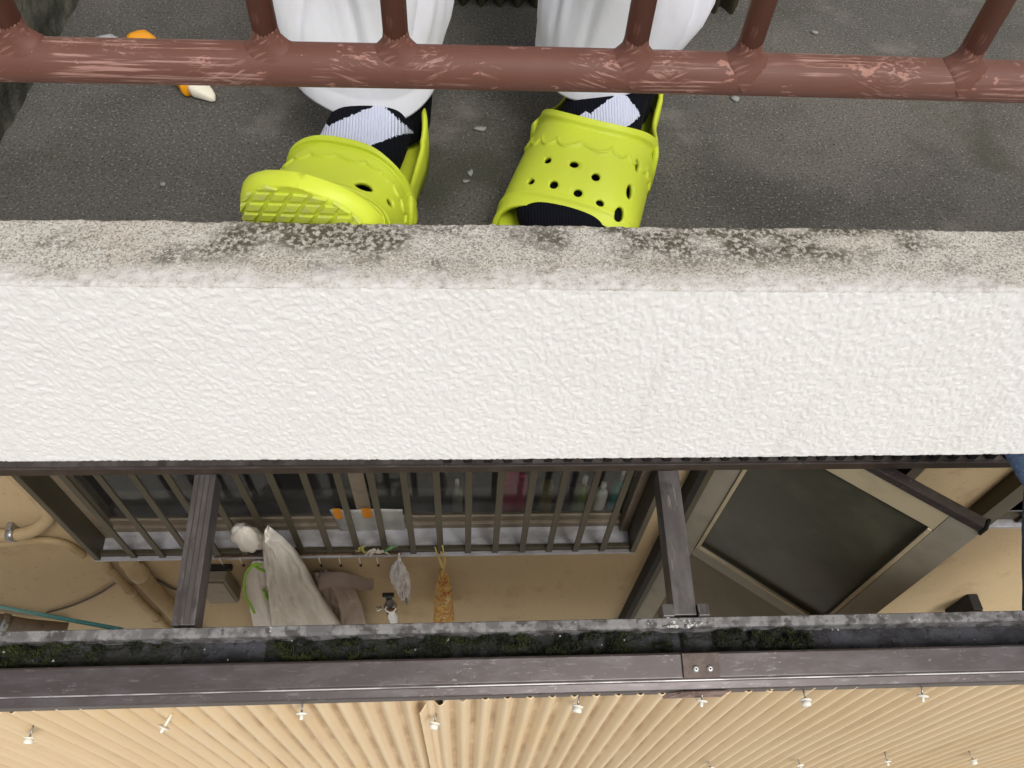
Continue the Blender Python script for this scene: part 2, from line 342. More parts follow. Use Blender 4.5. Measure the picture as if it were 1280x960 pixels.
# ---------------------------------------------------------------- railing
RY, RZ, RR = .395, .2202, .0117
rail = thing('railing', (0, RY, ZT), 'red brown painted steel railing with scratched brush marks above the balcony edge', 'railing')
npt = 60; xs = np.linspace(X0, X1, npt)
MB().tube([(x, RY + .0008 * math.sin(x * 5), RZ + .0008 * math.sin(x * 7 + 1)) for x in xs], RR, 96).build('bottom_rail', rail_mat, rail, loc=(0, RY, RZ))
TOPZ = 1.02
MB().tube([(X0, RY, TOPZ), (X1, RY, TOPZ)], .019, 24).build('top_rail', rail_mat, rail, loc=(0, RY, TOPZ))
first = None
bx = [22, 334, 495, 796, 940, 1224]
for i, px in enumerate(bx + [None] * 2):
    x = at(px, 48, Y=RY)[0] if px is not None else (-.62, .72)[i - len(bx)]
    wp = (x, RY, RZ)
    if first is None:
        first = MB().tube([(x, RY, RZ), (x, RY, .5), (x, RY, TOPZ)], .0068, 20).build('baluster', bal_mat, rail, loc=wp)
        wr = []
        for r_w, up_ in ((.0066, .0125), (.0069, .0085), (.0075, .0050), (.0086, .0026), (.0100, .0010), (.0113, .0003), (.0117, -.0030)):
            wr.append([(x + r_w * math.cos(t_) * (1.12 if up_ < .004 else 1), RY + r_w * math.sin(t_), RZ + math.sqrt(max(RR * RR - (r_w * math.sin(t_)) ** 2, 1e-8)) + up_ + .0003 * math.sin(5 * t_ + 80 * r_w) * (up_ > .0005)) for t_ in np.linspace(0, 2 * PI, 72, endpoint=False)])
        MB().loft(wr, caps=False).build('weld', rail_mat, first, loc=wp)
        q = first
    else:
        q = copy_at(first, wp, rail)
for x in (-.8, 1.1):
    MB().box((x - .014, RY - .014, ZT - .01), (x + .014, RY + .014, TOPZ - .01)).build('post', rail_mat, rail, bevel=.002)

# ================================================================ PERSON
person = thing('person', (0.02, .62, 0), 'person in white trousers, navy sports socks with pale diamonds and lime clogs behind railing', 'person')

def interp(v, ks, vs):
    """monotone-ish smooth interpolation"""
    return np.interp(v, ks, vs)
WK = [-.122, -.120, -.112, -.098, -.075, -.04, 0, .035, .07, .095, .115, .128, .136, .1405, .142]
WV = [.004, .012, .024, .034, .041, .042, .045, .0515, .0565, .0565, .051, .041, .028, .013, .004]
def halfw(v): return np.interp(v, WK, WV)
def centre(v): return -.006 * np.sin((np.clip(v, -.12, .14) + .12) / .26 * PI) * 0 + .0

def make_pose(M, ang, bend=0, vb=-.03, L=.12, roll=0., lift=0.):
    d = np.array([-math.sin(ang), -math.cos(ang), 0]); l = np.array([math.cos(ang), -math.sin(ang), 0])
    M = np.array([M[0], M[1], 0.])
    def f(p):                                # p: (...,3) local (lateral, forward, up)
        p = np.asarray(p, float); a, v, z = p[..., 0], p[..., 1], p[..., 2]
        if bend:
            Rr = L / bend; al = np.clip((v - vb) / L, 0, 1) * bend
            ex = np.maximum(v - vb - L, 0)
            vv = np.where(v > vb, vb + (Rr - z) * np.sin(al) + ex * math.cos(bend), v)
            zz = np.where(v > vb, Rr - (Rr - z) * np.cos(al) + ex * math.sin(bend), z)
            v, z = vv, zz
        if roll:
            fr = sstep(-.06, .06, v) * roll
            a, z = a * np.cos(fr) + z * np.sin(fr), z * np.cos(fr) - a * np.sin(fr) + .03 * np.abs(np.sin(fr))
        return M + a[..., None] * l + v[..., None] * d + (z[..., None] + lift) * np.array([0, 0, 1.])
    return f

def shell(V, quads, thick, normals):
    """give an open grid a thickness: outer V, inner V - n*thick, stitched along every open edge (holes too)"""
    n = len(V); inner = V - normals * thick
    cnt = {}
    for q in quads:
        for a, b in zip(q, q[1:] + q[:1]):
            k = (min(a, b), max(a, b)); cnt.setdefault(k, []).append((a, b))
    fs = [tuple(q) for q in quads] + [tuple(i + n for i in q[::-1]) for q in quads]
    for k, e in cnt.items():
        if len(e) == 1: a, b = e[0]; fs.append((b, a, a + n, b + n))
    return np.concatenate([V, inner]), fs

NS, NT = 130, 200
def upper_local(s, t, flat=0):
    th = PI * t; sn = np.sin(th) ** .9
    vr = -.014 + .050 * np.sin(th) ** 1.6; vf = .112 - .005 * np.sin(th) - .008 * flat + .020 * flat * np.sin(th)
    v = vr * (1 - s) + vf * s
    A = .0535 * (1 - s) + (.0595 - .003 * flat) * s + .001 * np.sin(PI * s)
    H = (.072 - .005 * flat) * (1 - s) + (.036 - .022 * flat) * s + .005 * np.sin(PI * s)
    c = np.cos(th); lat = -A * np.sign(c) * np.abs(c) ** .72
    flare = .003 * np.exp(-s / .05)
    z = .016 + H * np.maximum(np.sin(th), 0) ** .70
    return np.stack([lat, v, z + flare * np.sin(th)], -1)

def make_clog(pose, label, holes_px, flat=0):
    clog = empty('clog', tuple(pose(np.array([0, 0, 0.]))))
    clog.parent = person; clog.location = np.array(clog['at']) - np.array(person['at']); clog['label'] = label
    # --- sole
    st = np.array([-.122, -.1205, -.117, -.111, -.103, -.092, -.08, -.065, -.05, -.03, -.01, .01, .03, .045, .06, .075, .09, .10, .11, .118, .125, .131, .136, .1395, .1415, .142])
    rings = []
    for v in st:
        wv = halfw(v); zt = .022 + .002 * sstep(.06, .14, v); zb = .0015 + .010 * sstep(.09, .145, v)
        prof = [(-.86, zb), (-.5, zb), (0, zb), (.5, zb), (.86, zb), (.955, zb + .002), (1., zb + .006), (1.02, (zb + zt) / 2), (1.035, zt - .004), (1.02, zt - .001), (.97, zt), (.5, zt), (0, zt), (-.5, zt), (-.97, zt), (-1.02, zt - .001), (-1.035, zt - .004), (-1.02, (zb + zt) / 2), (-1., zb + .006), (-.955, zb + .002)]
        rings.append(pose(np.array([(a * wv, v, z) for a, z in prof])))
    MB().loft(rings).build('sole', lime, clog)
    # --- tread blocks under the front of the sole
    first = True
    for r in range(-4, 18):
        for c in range(-7, 8):
            v = .010 + r * .0102; a = c * .0150 + (.0075 if r % 2 else 0) ; sk = .25
            cs = []
            for da, dv in ((-.0064, -.0040), (.0064, -.0040), (.0064, .0040), (-.0064, .0040)):
                cs.append((a + da + sk * dv * 3, v + dv + sk * (a + da) * .9))
            cs = [(float(np.clip(x, -halfw(min(y, .137)) * .95, halfw(min(y, .137)) * .95)), min(y, .137)) for x, y in cs]
            ar = .5 * abs(sum(cs[q][0] * cs[(q + 1) % 4][1] - cs[(q + 1) % 4][0] * cs[q][1] for q in range(4)))
            if ar < 1.4e-5 or min(y for x, y in cs) < -.01: continue
            lo = [(x, y, .0015 + .010 * float(sstep(.09, .145, y)) + .0008) for x, y in cs]
            mid = np.mean(cs, 0); hi = [(mid[0] + (x - mid[0]) * .84, mid[1] + (y - mid[1]) * .80, z - .0026) for x, y, z in lo]
            V = pose(np.array(lo + hi))
            MB().add(V, [(4, 5, 6, 7), (0, 1, 5, 4), (1, 2, 6, 5), (2, 3, 7, 6), (3, 0, 4, 7)]).build('tread_block', tread_mat, clog)
    # --- vamp with its vents
    sg, tg = np.meshgrid(np.linspace(0, 1, NS), np.linspace(0, 1, NT), indexing='ij')
    loc = upper_local(sg, tg, flat); P = pose(loc)
    du = np.gradient(P, axis=0); dv = np.gradient(P, axis=1); nr = np.cross(du, dv); nr /= np.linalg.norm(nr, axis=-1, keepdims=True) + 1e-12
    mid = pose(np.array([0, .03, .03])); 
    if ((P - mid) * nr).sum(-1).mean() < 0: nr = -nr
    # relief: rolled lip, scalloped fringe, ridge along the toe edge
    dl = sg * .085
    ph = np.maximum((tg - .08) / .84, 0) ** 1.15 * 9.0; sc = .0225 + (.0095 - .003 * tg) * np.abs(np.sin(ph * PI)) ** .5 + .002 * np.sin(ph * .9)
    fr = (tg > .06) & (tg < .95)
    e = .0013 * np.exp(-((dl - sc) / .0013) ** 2) * fr + .0006 * (1 - sstep(0, .0025, dl - sc)) * fr
    e += .0024 * (1 - sstep(.0045, .008, dl)) - .0006 * np.exp(-((dl - .010) / .0018) ** 2)
    e += .0012 * np.exp(-(((1 - sg) * .08 - .010) / .002) ** 2)
    P = P + nr * e[..., None]
    # vents: find the grid cell each one falls on, open it and round its edge
    G = P.reshape(-1, 3); Nn = nr.reshape(-1, 3)
    kill = np.zeros((NS - 1, NT - 1), bool)
    LOC = loc.copy()
    for (px, py, ra, rv) in holes_px:
        d = ray(px, py); d /= np.linalg.norm(d); r = G - CAM; k = r @ d; per = np.linalg.norm(r - k[:, None] * d, axis=1)
        per = np.where((Nn @ d > .05) | (per > .0016), 9 + per, k)
        ci, cj = divmod(int(per.argmin()), NT)
        Cc = P[ci, cj]; t1 = dv[ci, cj] / np.linalg.norm(dv[ci, cj]); t2 = np.cross(nr[ci, cj], t1)
        rel = P - Cc; x = rel @ t1 / ra; y = rel @ t2 / rv; rad = np.hypot(x, y) + (np.abs(rel @ nr[ci, cj]) > .012) * 10
        inside = rad < 1
        allin = inside[:-1, :-1] | inside[1:, :-1] | inside[:-1, 1:] | inside[1:, 1:]
        kill |= allin
        # snap vertices bordering the opening onto the ellipse
        bd = np.zeros((NS, NT), bool); bd[:-1, :-1] |= allin; bd[1:, :-1] |= allin; bd[:-1, 1:] |= allin; bd[1:, 1:] |= allin
        outer = bd & ~inside
        for i, j in zip(*np.where(outer)):
            f = 1 / rad[i, j]; P[i, j] = Cc + (t1 * x[i, j] * ra + t2 * y[i, j] * rv) * f + nr[ci, cj] * (rel[i, j] @ nr[ci, cj])
    quads = [[i * NT + j, (i + 1) * NT + j, (i + 1) * NT + j + 1, i * NT + j + 1] for i in range(NS - 1) for j in range(NT - 1) if not kill[i, j]]
    V, fs = shell(P.reshape(-1, 3), quads, .0042, nr.reshape(-1, 3))
    MB().add(V, fs, True).build('vamp', lime, clog)
    # --- wall running round the heel
    rings = []
    for u in np.linspace(0, 1, 61):
        a = (u - .5) * 2                     # -1 left end .. 1 right end
        if abs(a) > .5: v = .012 - (1 - (abs(a) - .5) / .5) * .092; lat = np.sign(a) * (halfw(v) + .0035 + .0065 * float(sstep(-.06, .01, v)))
        else:
            q = a / .5 * PI / 2; v = -.080 - .046 * math.cos(q); lat = math.sin(q) * (halfw(-.08) + .0035)
        zt = .058 - .008 * flat - .012 * math.exp(-((v + .045) / .03) ** 2) + .022 * float(sstep(-.07, -.125, v))
        nxt = np.array([lat, v + .05]); nl = np.array([lat, (v + .06) * .75]); nl /= np.linalg.norm(nl)
        if abs(a) > .5: nl = np.array([np.sign(a), 0.])
        tk = .0052; cs = []
        for o, z in ((0, .012), (0.0005, (zt + .012) / 2), (0, zt - .004), (-tk * .2, zt - .001), (-tk * .5, zt), (-tk * .85, zt - .001), (-tk, zt - .004), (-tk, (zt + .012) / 2), (-tk, .012)):
            cs.append((lat + nl[0] * o, v + nl[1] * o, z))
        rings.append(pose(np.array(cs)))
    MB().loft(rings).build('heel_wall', lime, clog)
    return clog

def make_sock(pose, ankle, smat, leg_top):
    flat = pose is poseL
    # foot: rounded sections from toe to heel, then the leg tube
    secs = [(.128, .010, .030, .040), (.124, .024, .026, .047), (.114, .037, .024, .053), (.098, .044, .024, .056), (.075, .046, .024, .060), (.05, .044, .024, .066), (.02, .040, .024, .076), (-.01, .036, .024, .090 - .010 * flat), (-.035, .034, .024, .103 - .018 * flat), (-.06, .033, .024, .11 - .018 * flat), (-.09, .030, .024, .10), (-.108, .022, .027, .08), (-.116, .008, .035, .06)]
    rings = []
    for v, a, z0, z1 in secs:
        if flat and v > 0: z1 = z1 - .022 * min(1, v / .06); v = min(v, .5) * .82
        c = (z0 + z1) / 2; hh = (z1 - z0) / 2; hh = min(hh, .058)
        rings.append(pose(np.array([(a * math.copysign(abs(math.cos(q)) ** .8, math.cos(q)), v, z0 + hh * 2 * (.5 + .5 * math.copysign(abs(math.sin(q)) ** .8, math.sin(q)))) for q in np.linspace(0, 2 * PI, 28, endpoint=False)])))
    b = MB().loft(rings)
    base = pose(np.array([0, ankle, .03]))
    pts = [base + np.array([0, 0, h_]) for h_ in (0, .03, .05, .07, .088, leg_top)]
    b.tube(pts, [.034, .037, .037, .037, .038, .040], 28, squash=1.12)
    o = b.build('sock', smat, person)
    for _ in range(1):
        sm = o.modifiers.new('remesh', 'REMESH'); sm.mode = 'VOXEL'; sm.voxel_size = .0028; sm.use_smooth_shade = True
    s2 = o.modifiers.new('smooth', 'SMOOTH'); s2.factor = .6; s2.iterations = 8
    return o

poseR = make_pose((.1175, .566), math.radians(20))
poseL = make_pose((-.096, .493), math.radians(16), bend=math.radians(72), vb=-.02, roll=math.radians(0))
holesR = [(683, 198, .0034, .0030), (717, 203, .0038, .0030), (745, 219, .0036, .0034), (661, 226, .0032, .0028), (691, 229, .0036, .0034), (722, 239, .0036, .0032), (751, 252, .0034, .0028), (776, 266, .0046, .0066), (790, 239, .004, .0066), (799, 208, .003, .006)]
holesL = [(455, 230, .0075, .0060), (491, 253, .0040, .0045)]
make_clog(poseR, 'lime open toed clog standing flat with nine vent holes', holesR)
make_clog(poseL, 'lime clog bent up at the toe so its tread shows', holesL, 1)

def sock_world(p): return np.array(p) - np.array(person['at'])
from mathutils.bvhtree import BVHTree
def on_sock(o, px, py):
    me = o.data; vs = [v.co.copy() for v in me.vertices]; t_ = BVHTree.FromPolygons(vs, [tuple(p.vertices) for p in me.polygons])
    org = Vector(CAM - np.array(person['at'])); h_ = t_.ray_cast(org, Vector(ray(px, py)).normalized())[0]
    return tuple(h_) if h_ is not None else (9, 9, 9)
for pose_, ank, name, marks in ((poseL, -.116, 'navy sock knit with big diamond', ((458, 160, .034, .020, -.5), (404, 172, .016, .014, .2))), (poseR, -.072, 'navy sock knit', ((772, 142, .022, .020, -.2), (735, 148, .010, .006, .3)))):
    o = make_sock(pose_, ank, black_mat, .105)
    o.data.materials[0] = sock_material(name, [(on_sock(o, px, py), hx, hz, sh) for px, py, hx, hz, sh in marks])

# trousers: two wide legs with soft folds that join at the hip
def leg_rings(hem, knee, hip, r0, r1, r2, seed):
    rings = []; m = 180; hs = np.concatenate([[0, .002, .02, .022, .026], np.linspace(.034, 1, 60)])
    for i, u in enumerate(hs):
        k = u
        p = np.array(hem) * (1 - k) ** 2 + 2 * k * (1 - k) * np.array(knee) + np.array(hip) * k * k
        r = r0 * (1 - k) ** 2 + 2 * k * (1 - k) * r1 + r2 * k * k
        q = np.linspace(0, 2 * PI, m, endpoint=False)
        fold = .030 * np.sin(3 * q + 2.2 * math.sin(7 * k + seed) + seed) + .022 * np.sin(5 * q - 9 * k + seed * 2) + .05 * np.sin(2 * q + 14 * k + seed) * sstep(0, .1, k)
        fold = fold * (.7 + 1.6 * sstep(0.0, .12, k)) + .03 * np.sin(7 * q + 20 * k + seed * 3) * sstep(.02, .12, k) * (np.sin(q * 2 + seed) > 0)
        seam = -.03 * np.exp(-((k - .024) / .002) ** 2)
        rr = r * (1 + fold + seam) * (1 - .09 * (1 - sstep(0, .08, k)))
        up_ = float(sstep(.026, .09, k))
        for qc, sl_, wd_, am in ((4.15, 1.6, .05, .05), (4.75, -2.4, .04, .04), (5.35, 1.1, .05, .075), (3.6, -1.2, .06, .05), (5.9, -1.5, .06, .05), (1.2, 2, .06, .05), (2.2, -2, .06, .05)):
            dq = q - (qc + sl_ * (k - .08) + .12 * math.sin(9 * k + seed + qc)); rr = rr - r * am * up_ * (np.exp(-(dq / wd_) ** 2) - .8 * np.exp(-((dq - 2.4 * wd_) / (1.6 * wd_)) ** 2))
        sq, cq = np.sin(q), np.cos(q)
        z = p[2] + .010 * np.sin(2 * q + seed) * (1 - sstep(0, .1, k)) + .03 * (sstep(0.05, .3, k)) * np.sin(3 * q + 16 * k + seed) * .3
        rings.append(np.stack([p[0] + rr * np.sign(cq) * np.abs(cq) ** .9, p[1] + rr * np.sign(sq) * np.abs(sq) ** .80, z], -1))
    inner = [np.array([hem[0], hem[1], 0]) * [1, 1, 0] + (r_ - [hem[0], hem[1], 0]) * [.95, .95, 1] for r_ in (rings[0] + [0, 0, .0015], rings[2] + [0, 0, .02])]
    return inner[::-1] + rings
b = MB()
b.loft(leg_rings((-.081, .604, .083), (-.10, .625, .5), (-.055, .69, .84), .0655, .074, .105, 1.0), caps=False)
b.loft(leg_rings((.124, .628, .090), (.168, .64, .5), (.105, .69, .84), .0655, .078, .105, 2.6), caps=False)
rings = []
for k, z in enumerate(np.linspace(.78, 1.02, 14)):
    q = np.linspace(0, 2 * PI, 72, endpoint=False); f = sstep(.78, .86, z)
    rings.append(np.stack([.025 + (.165 + .02 * f - .02 * sstep(.9, 1.02, z)) * np.cos(q), .69 + (.10 + .015 * f) * np.sin(q), np.full(72, z)], -1))
b.loft(rings)
tr = b.build('trousers', trouser_mat, person)

# ---------------------------------------------------------------- small things on the balcony floor
p1, p2 = at(152, 37, Z=.008), at(263, 131, Z=.0)
orange_pl = mat('orange yellow plastic', srgb(238, 160, 20), .4, [(60, I3, .55, .7, srgb(220, 138, 16), .6)])
silver_pl = mat('silver foil', srgb(205, 208, 214), .35, [(60, I3, .45, .65, srgb(120, 122, 130), .7)], metal=.4)
ivory_pl = mat('ivory plastic', srgb(232, 226, 206), .45, [(70, I3, .5, .7, srgb(214, 206, 182), .5)])
tool = thing('plastic_tool', tuple((p1 + p2) / 2), 'orange plastic tool with ivory tip and silver end lying on the concrete floor', 'tool')
ax = p2 - p1; ax[2] = 0; Ln = np.linalg.norm(ax); ax /= Ln; ay = np.array([-ax[1], ax[0], 0])
p0 = np.array([p1[0], p1[1], 0.])
def flat_loft(sts, prof_n=20):
    rr = []
    for s_, w_, z0, z1, off in sts:
        q = np.linspace(0, 2 * PI, prof_n, endpoint=False)
        rr.append([p0 + ax * s_ + ay * (off + w_ * .82 * math.copysign(abs(math.cos(t_)) ** .6, math.cos(t_))) + np.array([0, 0, (z0 + z1) / 2 + (z1 - z0) / 2 * math.copysign(abs(math.sin(t_)) ** .6, math.sin(t_))]) for t_ in q])
    return MB().loft(rr)
flat_loft([(.0, .004, .002, .008, -.030), (.004, .012, .001, .013, -.030), (.012, .018, .001, .016, -.028), (.028, .018, .001, .016, -.026), (.042, .009, .001, .012, -.022)]).build('end_cap', silver_pl, tool)
flat_loft([(.028, .011, .001, .018, 0), (.034, .014, .001, .020, .002), (.05, .013, .001, .022, .002), (.09, .012, .001, .017, 0), (.13, .014, .001, .018, 0), (Ln - .030, .016, .001, .019, 0), (Ln - .024, .0165, .001, .018, 0), (Ln - .0225, .015, .001, .017, 0)]).build('handle', orange_pl, tool)
flat_loft([(Ln - .023, .0125, .001, .016, 0.002), (Ln - .016, .0115, .001, .014, .002), (Ln - .008, .008, .001, .011, .004), (Ln - .002, .005, .001, .008, .005), (Ln + .001, .001, .002, .005, .005)]).build('tip', ivory_pl, tool)

chip_mat = mat('pale paint chip', (.27, .275, .265), .8, [(200, I3, .5, .7, (.3, .3, .29), .6)])
def chip(px, py, w_, d_, label, seed):
    c = at(px, py, Z=0.); rr = random.Random(seed); m = 9
    pts = [(c[0] + w_ * math.cos(2 * PI * k / m) * rr.uniform(.6, 1.1), c[1] + d_ * math.sin(2 * PI * k / m) * rr.uniform(.6, 1.1)) for k in range(m)]
    lo = [(x, y, .0004) for x, y in pts]; hi = [(c[0] + (x - c[0]) * .9, c[1] + (y - c[1]) * .9, .002 + .0012 * rr.random()) for x, y in pts]
    tag(MB().loft([lo, hi]).build('paint_chip', chip_mat), label, 'paint chip', 'flakes lying on the balcony floor')
chip(601, 162, .0085, .004, 'largest pale flake on floor between the two clogs', 1)
chip(918, 124, .005, .006, 'pale flake on floor right of the right clog, just under the railing', 2)
chip(205, 232, .0028, .003, 'tiny white flake on floor at far left, left of the bent clog', 3)
chip(1018, 42, .0045, .003, 'pale flake on floor above the railing at right', 4)
chip(588, 218, .003, .005, 'thin grey flake on floor between the clogs, close to the coping', 5)
chip(582, 228, .004, .0022, 'small grey flake lowest of those between the clogs', 6)

# old corrugated board standing at the back of the balcony
cb = mat('greenish corrugated board', srgb(104, 98, 76), .8, [(40, (1, 1, .2), .45, .65, srgb(66, 62, 44), .8), (120, I3, .6, .75, srgb(150, 146, 120), .5)], [(160, I3, .4, .002)])
xs = np.linspace(-.055, .325, 200); zs = np.linspace(.001, .5, 6)
Xg, Zg = np.meshgrid(xs, zs, indexing='ij'); Yg = .875 - .009 * np.cos(Xg / .021 * 2 * PI) + .0 * Zg
o = sheet('corrugated_board', np.stack([Xg, Yg, Zg], -1), cb)
sm = o.modifiers.new('thick', 'SOLIDIFY'); sm.thickness = .004
tag(o, 'dirty olive corrugated board standing on the floor behind the white trousers', 'corrugated board')

# ================================================================ LOWER STOREY
YW = 1.02                                   # wall plane
house = thing('house_wall', (0, YW, -3.05), 'tan stucco house wall below the balcony with barred window and open door', 'wall')
ZG = -3.05
# ---- wall panels round the openings
WX0, WX1, WZ0 = -1.12, .545, -1.845         # first window
DX0, DX1 = .675, 1.235                      # door opening
VX0 = 1.62                                  # second window starts
ZTOP = -.155; WZT = -1.02; DZT = -1.10
def panel(x0, x1, z0, z1): return MB().box((x0, YW, z0), (x1, YW + .12, z1))
wb = MB()
for x0, x1, z0, z1 in ((-3, WX0, ZG, ZTOP), (WX0, WX1, ZG, WZ0), (WX0, WX1, WZT, ZTOP), (WX1, DX0, ZG, ZTOP), (DX0, DX1, DZT, ZTOP), (DX1, VX0, ZG, ZTOP), (VX0, 3.2, ZG, -1.655), (VX0, 3.2, -1.0, ZTOP)):
    wb.box((x0, YW, z0), (x1, YW + .12, z1))
wb.build('stucco_wall', wall_mat, house)
# upper wall behind the balcony
up = MB().box((-3, 1.341, -.15), (3.2, 1.46, 2.3)).build('upper_wall', upper_wall_mat, house)
# dark rooms behind the openings
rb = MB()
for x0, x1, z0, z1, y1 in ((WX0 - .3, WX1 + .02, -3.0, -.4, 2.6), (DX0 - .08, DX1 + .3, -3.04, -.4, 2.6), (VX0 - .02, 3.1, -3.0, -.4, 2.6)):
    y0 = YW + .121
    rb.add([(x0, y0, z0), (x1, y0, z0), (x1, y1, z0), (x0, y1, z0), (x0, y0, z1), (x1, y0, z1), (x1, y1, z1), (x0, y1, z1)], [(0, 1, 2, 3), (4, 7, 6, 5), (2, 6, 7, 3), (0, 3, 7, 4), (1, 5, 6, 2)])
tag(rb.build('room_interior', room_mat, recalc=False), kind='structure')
g = MB().add([(-60, -60, ZG), (60, -60, ZG), (60, 60, ZG), (-60, 60, ZG)], [(0, 1, 2, 3)]).build('ground', ground_mat); tag(g, kind='structure')

# ---- first window
win = empty('window', (-.28, .98, WZ0)); win.parent = house; win.location = np.array(win['at']) - np.array(house['at']); win['label'] = 'wide barred window with silver sill'
YB = .975
fx0, fx1 = -1.135, .552
for x0, x1 in ((fx0, fx0 + .018), (fx1 - .018, fx1)):
    MB().box((x0, YB, WZ0 + .004), (x1, 1.10, WZT)).build('side_jamb', frame_mat, win, bevel=.002)
for x0, x1 in ((fx0 + .0185, fx0 + .045), (fx1 - .045, fx1 - .0185)):
    MB().box((x0, 1.045, WZ0 + .01), (x1, 1.10, WZT)).build('side_jamb', sash_mat, win, bevel=.002)
MB().box((fx0, YB, WZT), (fx1, 1.10, WZT + .03)).build('head_frame', frame_mat, win)
MB().add([(fx0 - .002, .974, WZ0), (fx1 + .002, .974, WZ0), (fx1 + .002, .974, WZ0 + .008), (fx0 - .002, .974, WZ0 + .008), (fx0 - .002, 1.11, WZ0 + .002), (fx1 + .002, 1.11, WZ0 + .002), (fx1 + .002, 1.11, WZ0 + .026), (fx0 - .002, 1.11, WZ0 + .026)],
         [(0, 1, 2, 3), (3, 2, 6, 7), (0, 4, 5, 1), (0, 3, 7, 4), (1, 5, 6, 2), (4, 7, 6, 5)]).build('sill', sill_mat, win, bevel=.0015)
MB().box((fx0 + .02, .985, WZ0 + .0105), (fx1 - .02, .999, WZ0 + .032)).build('grille_rail', frame_mat, win, bevel=.0015)
MB().box((fx0 + .046, 1.062, WZ0 + .020), (fx1 - .046, 1.10, WZ0 + .050)).build('track', sash_mat, win, bevel=.002)
MB().box((fx0 + .046, 1.072, WZ0 + .051), (fx1 - .046, 1.09, WZ0 + .085)).build('sash_rail', sash_mat, win, bevel=.002)
sx = -.305
MB().box((sx - .022, 1.066, WZ0 + .051), (sx + .022, 1.071, WZT)).build('meeting_stile', sash_mat, win, bevel=.001)
MB().box((fx0 + .046, 1.079, WZ0 + .085), (sx - .023, 1.083, WZT)).build('pane', glass_mat, win)
MB().box((sx + .023, 1.079, WZ0 + .085), (fx1 - .046, 1.083, WZT)).build('pane', glass_mat, win)
xa, xb = at(165, 694, Y=.98)[0], at(754, 684, Y=.98)[0]
nb = 17; bar = None
for i in range(nb + 1):
    x = xa + (xb - xa) * i / nb; wp = (x, .990, WZ0 + .013)
    if bar is None: bar = MB().box((x - .0095, .978, WZ0 + .013), (x + .0095, .9845, WZT)).build('grille_bar', frame_mat, win, loc=wp, bevel=.0015)
    else: copy_at(bar, wp, win)

# ---- things standing on the inside sill, blurred by the glass
def inside(px0, px1, y0, y1, name, col, label, cat, kind):
    Yp = 1.112; a = at(px0, y1, Y=Yp); c = at(px0, y0, Y=Yp); r = abs(at(px1, y1, Y=Yp)[0] - a[0]) / 2; x = a[0] + r; z0, z1 = WZ0 + .04, c[2]
    m = mat(name + ' ' + cat, srgb(*col), .5)
    t_ = thing(name, (x, Yp, z0), label, cat, 'things on the inside window sill')
    if kind == 'bottle':
        MB().lathe([(r * .96, 0), (r, .006), (r, (z1 - z0) * .6), (r * .9, (z1 - z0) * .7), (r * .4, (z1 - z0) * .82)], (x, Yp, z0)).build('body', m, t_)
        MB().lathe([(r * .42, (z1 - z0) * .82), (r * .42, z1 - z0)], (x, Yp, z0)).build('cap', cream_plastic, t_)
    else:
        MB().box((x - r, Yp - .016, z0), (x + r, Yp + .02, z0 + (z1 - z0) * .86)).build('body', m, t_, bevel=.006)
        MB().box((x - r * .7, Yp - .012, z0 + (z1 - z0) * .862), (x + r * .7, Yp + .012, z1)).build('lid', m, t_, bevel=.004)
MB().box((WX0, 1.092, WZ0 - .02), (WX1, 1.20, WZ0 + .039)).build('inner_sill', mat('dull inner sill', (.11, .105, .095), .7), win)
inside(622, 654, 592, 640, 'packet', (165, 50, 78), 'red packet behind the barred window glass', 'packet', 'box')
inside(712, 728, 596, 640, 'bottle', (120, 140, 60), 'olive green bottle behind the window glass, left of the white one', 'bottle', 'bottle')
inside(735, 752, 604, 640, 'bottle', (240, 238, 228), 'white bottle behind the right end of the window', 'bottle', 'bottle')
inside(755, 773, 590, 640, 'bottle', (20, 150, 140), 'teal bottle behind the window between white and blue ones', 'bottle', 'bottle')
inside(776, 788, 612, 640, 'bottle', (40, 100, 190), 'small blue bottle at the right end behind window glass', 'bottle', 'bottle')
inside(566, 578, 600, 640, 'bottle', (150, 160, 140), 'grey green bottle behind the middle of the window', 'bottle', 'bottle')
inside(670, 686, 602, 640, 'packet', (120, 110, 60), 'dull yellow packet behind the window right of the red one', 'packet', 'box')

# ---- paper taped to the window outside
pp = [at(412, 637, Y=1.0645), at(503, 636, Y=1.0645), at(510, 680, Y=1.056), at(436, 684, Y=1.056)]
paper = thing('paper_sheet', tuple(np.mean(pp, 0)), 'greyish paper sheet held by two orange tapes on the barred window', 'paper')
pm = mat('greyish translucent film', srgb(176, 176, 172), .6, [(16, I3, .4, .7, srgb(150, 150, 146), .8), (60, I3, .55, .7, srgb(190, 190, 188), .5)], [(25, I3, .5, .004)])
P = np.zeros((14, 12, 3))
for i in range(14):
    for j in range(12):
        u, v = i / 13, j / 11
        P[i, j] = (pp[0] * (1 - u) + pp[1] * u) * (1 - v) + (pp[3] * (1 - u) + pp[2] * u) * v + np.array([0, -.003 * math.sin(7 * u) * v - .002 * v, .002 * math.sin(9 * u + 2)])
sheet('film', P, pm, paper).modifiers.new('thick', 'SOLIDIFY').thickness = .0006
tape = mat('orange adhesive tape', srgb(232, 146, 24), .45, [(40, I3, .5, .7, srgb(206, 124, 20), .5)])
for a_, c_ in (((416, 637), (429, 648)), ((452, 637), (466, 647))):
    q0, q1 = at(*a_, Y=1.0635), at(*c_, Y=1.0615)
    MB().box((q0[0], 1.060, q1[2]), (q1[0], 1.0612, q0[2] + .012)).build('tape', tape, paper)

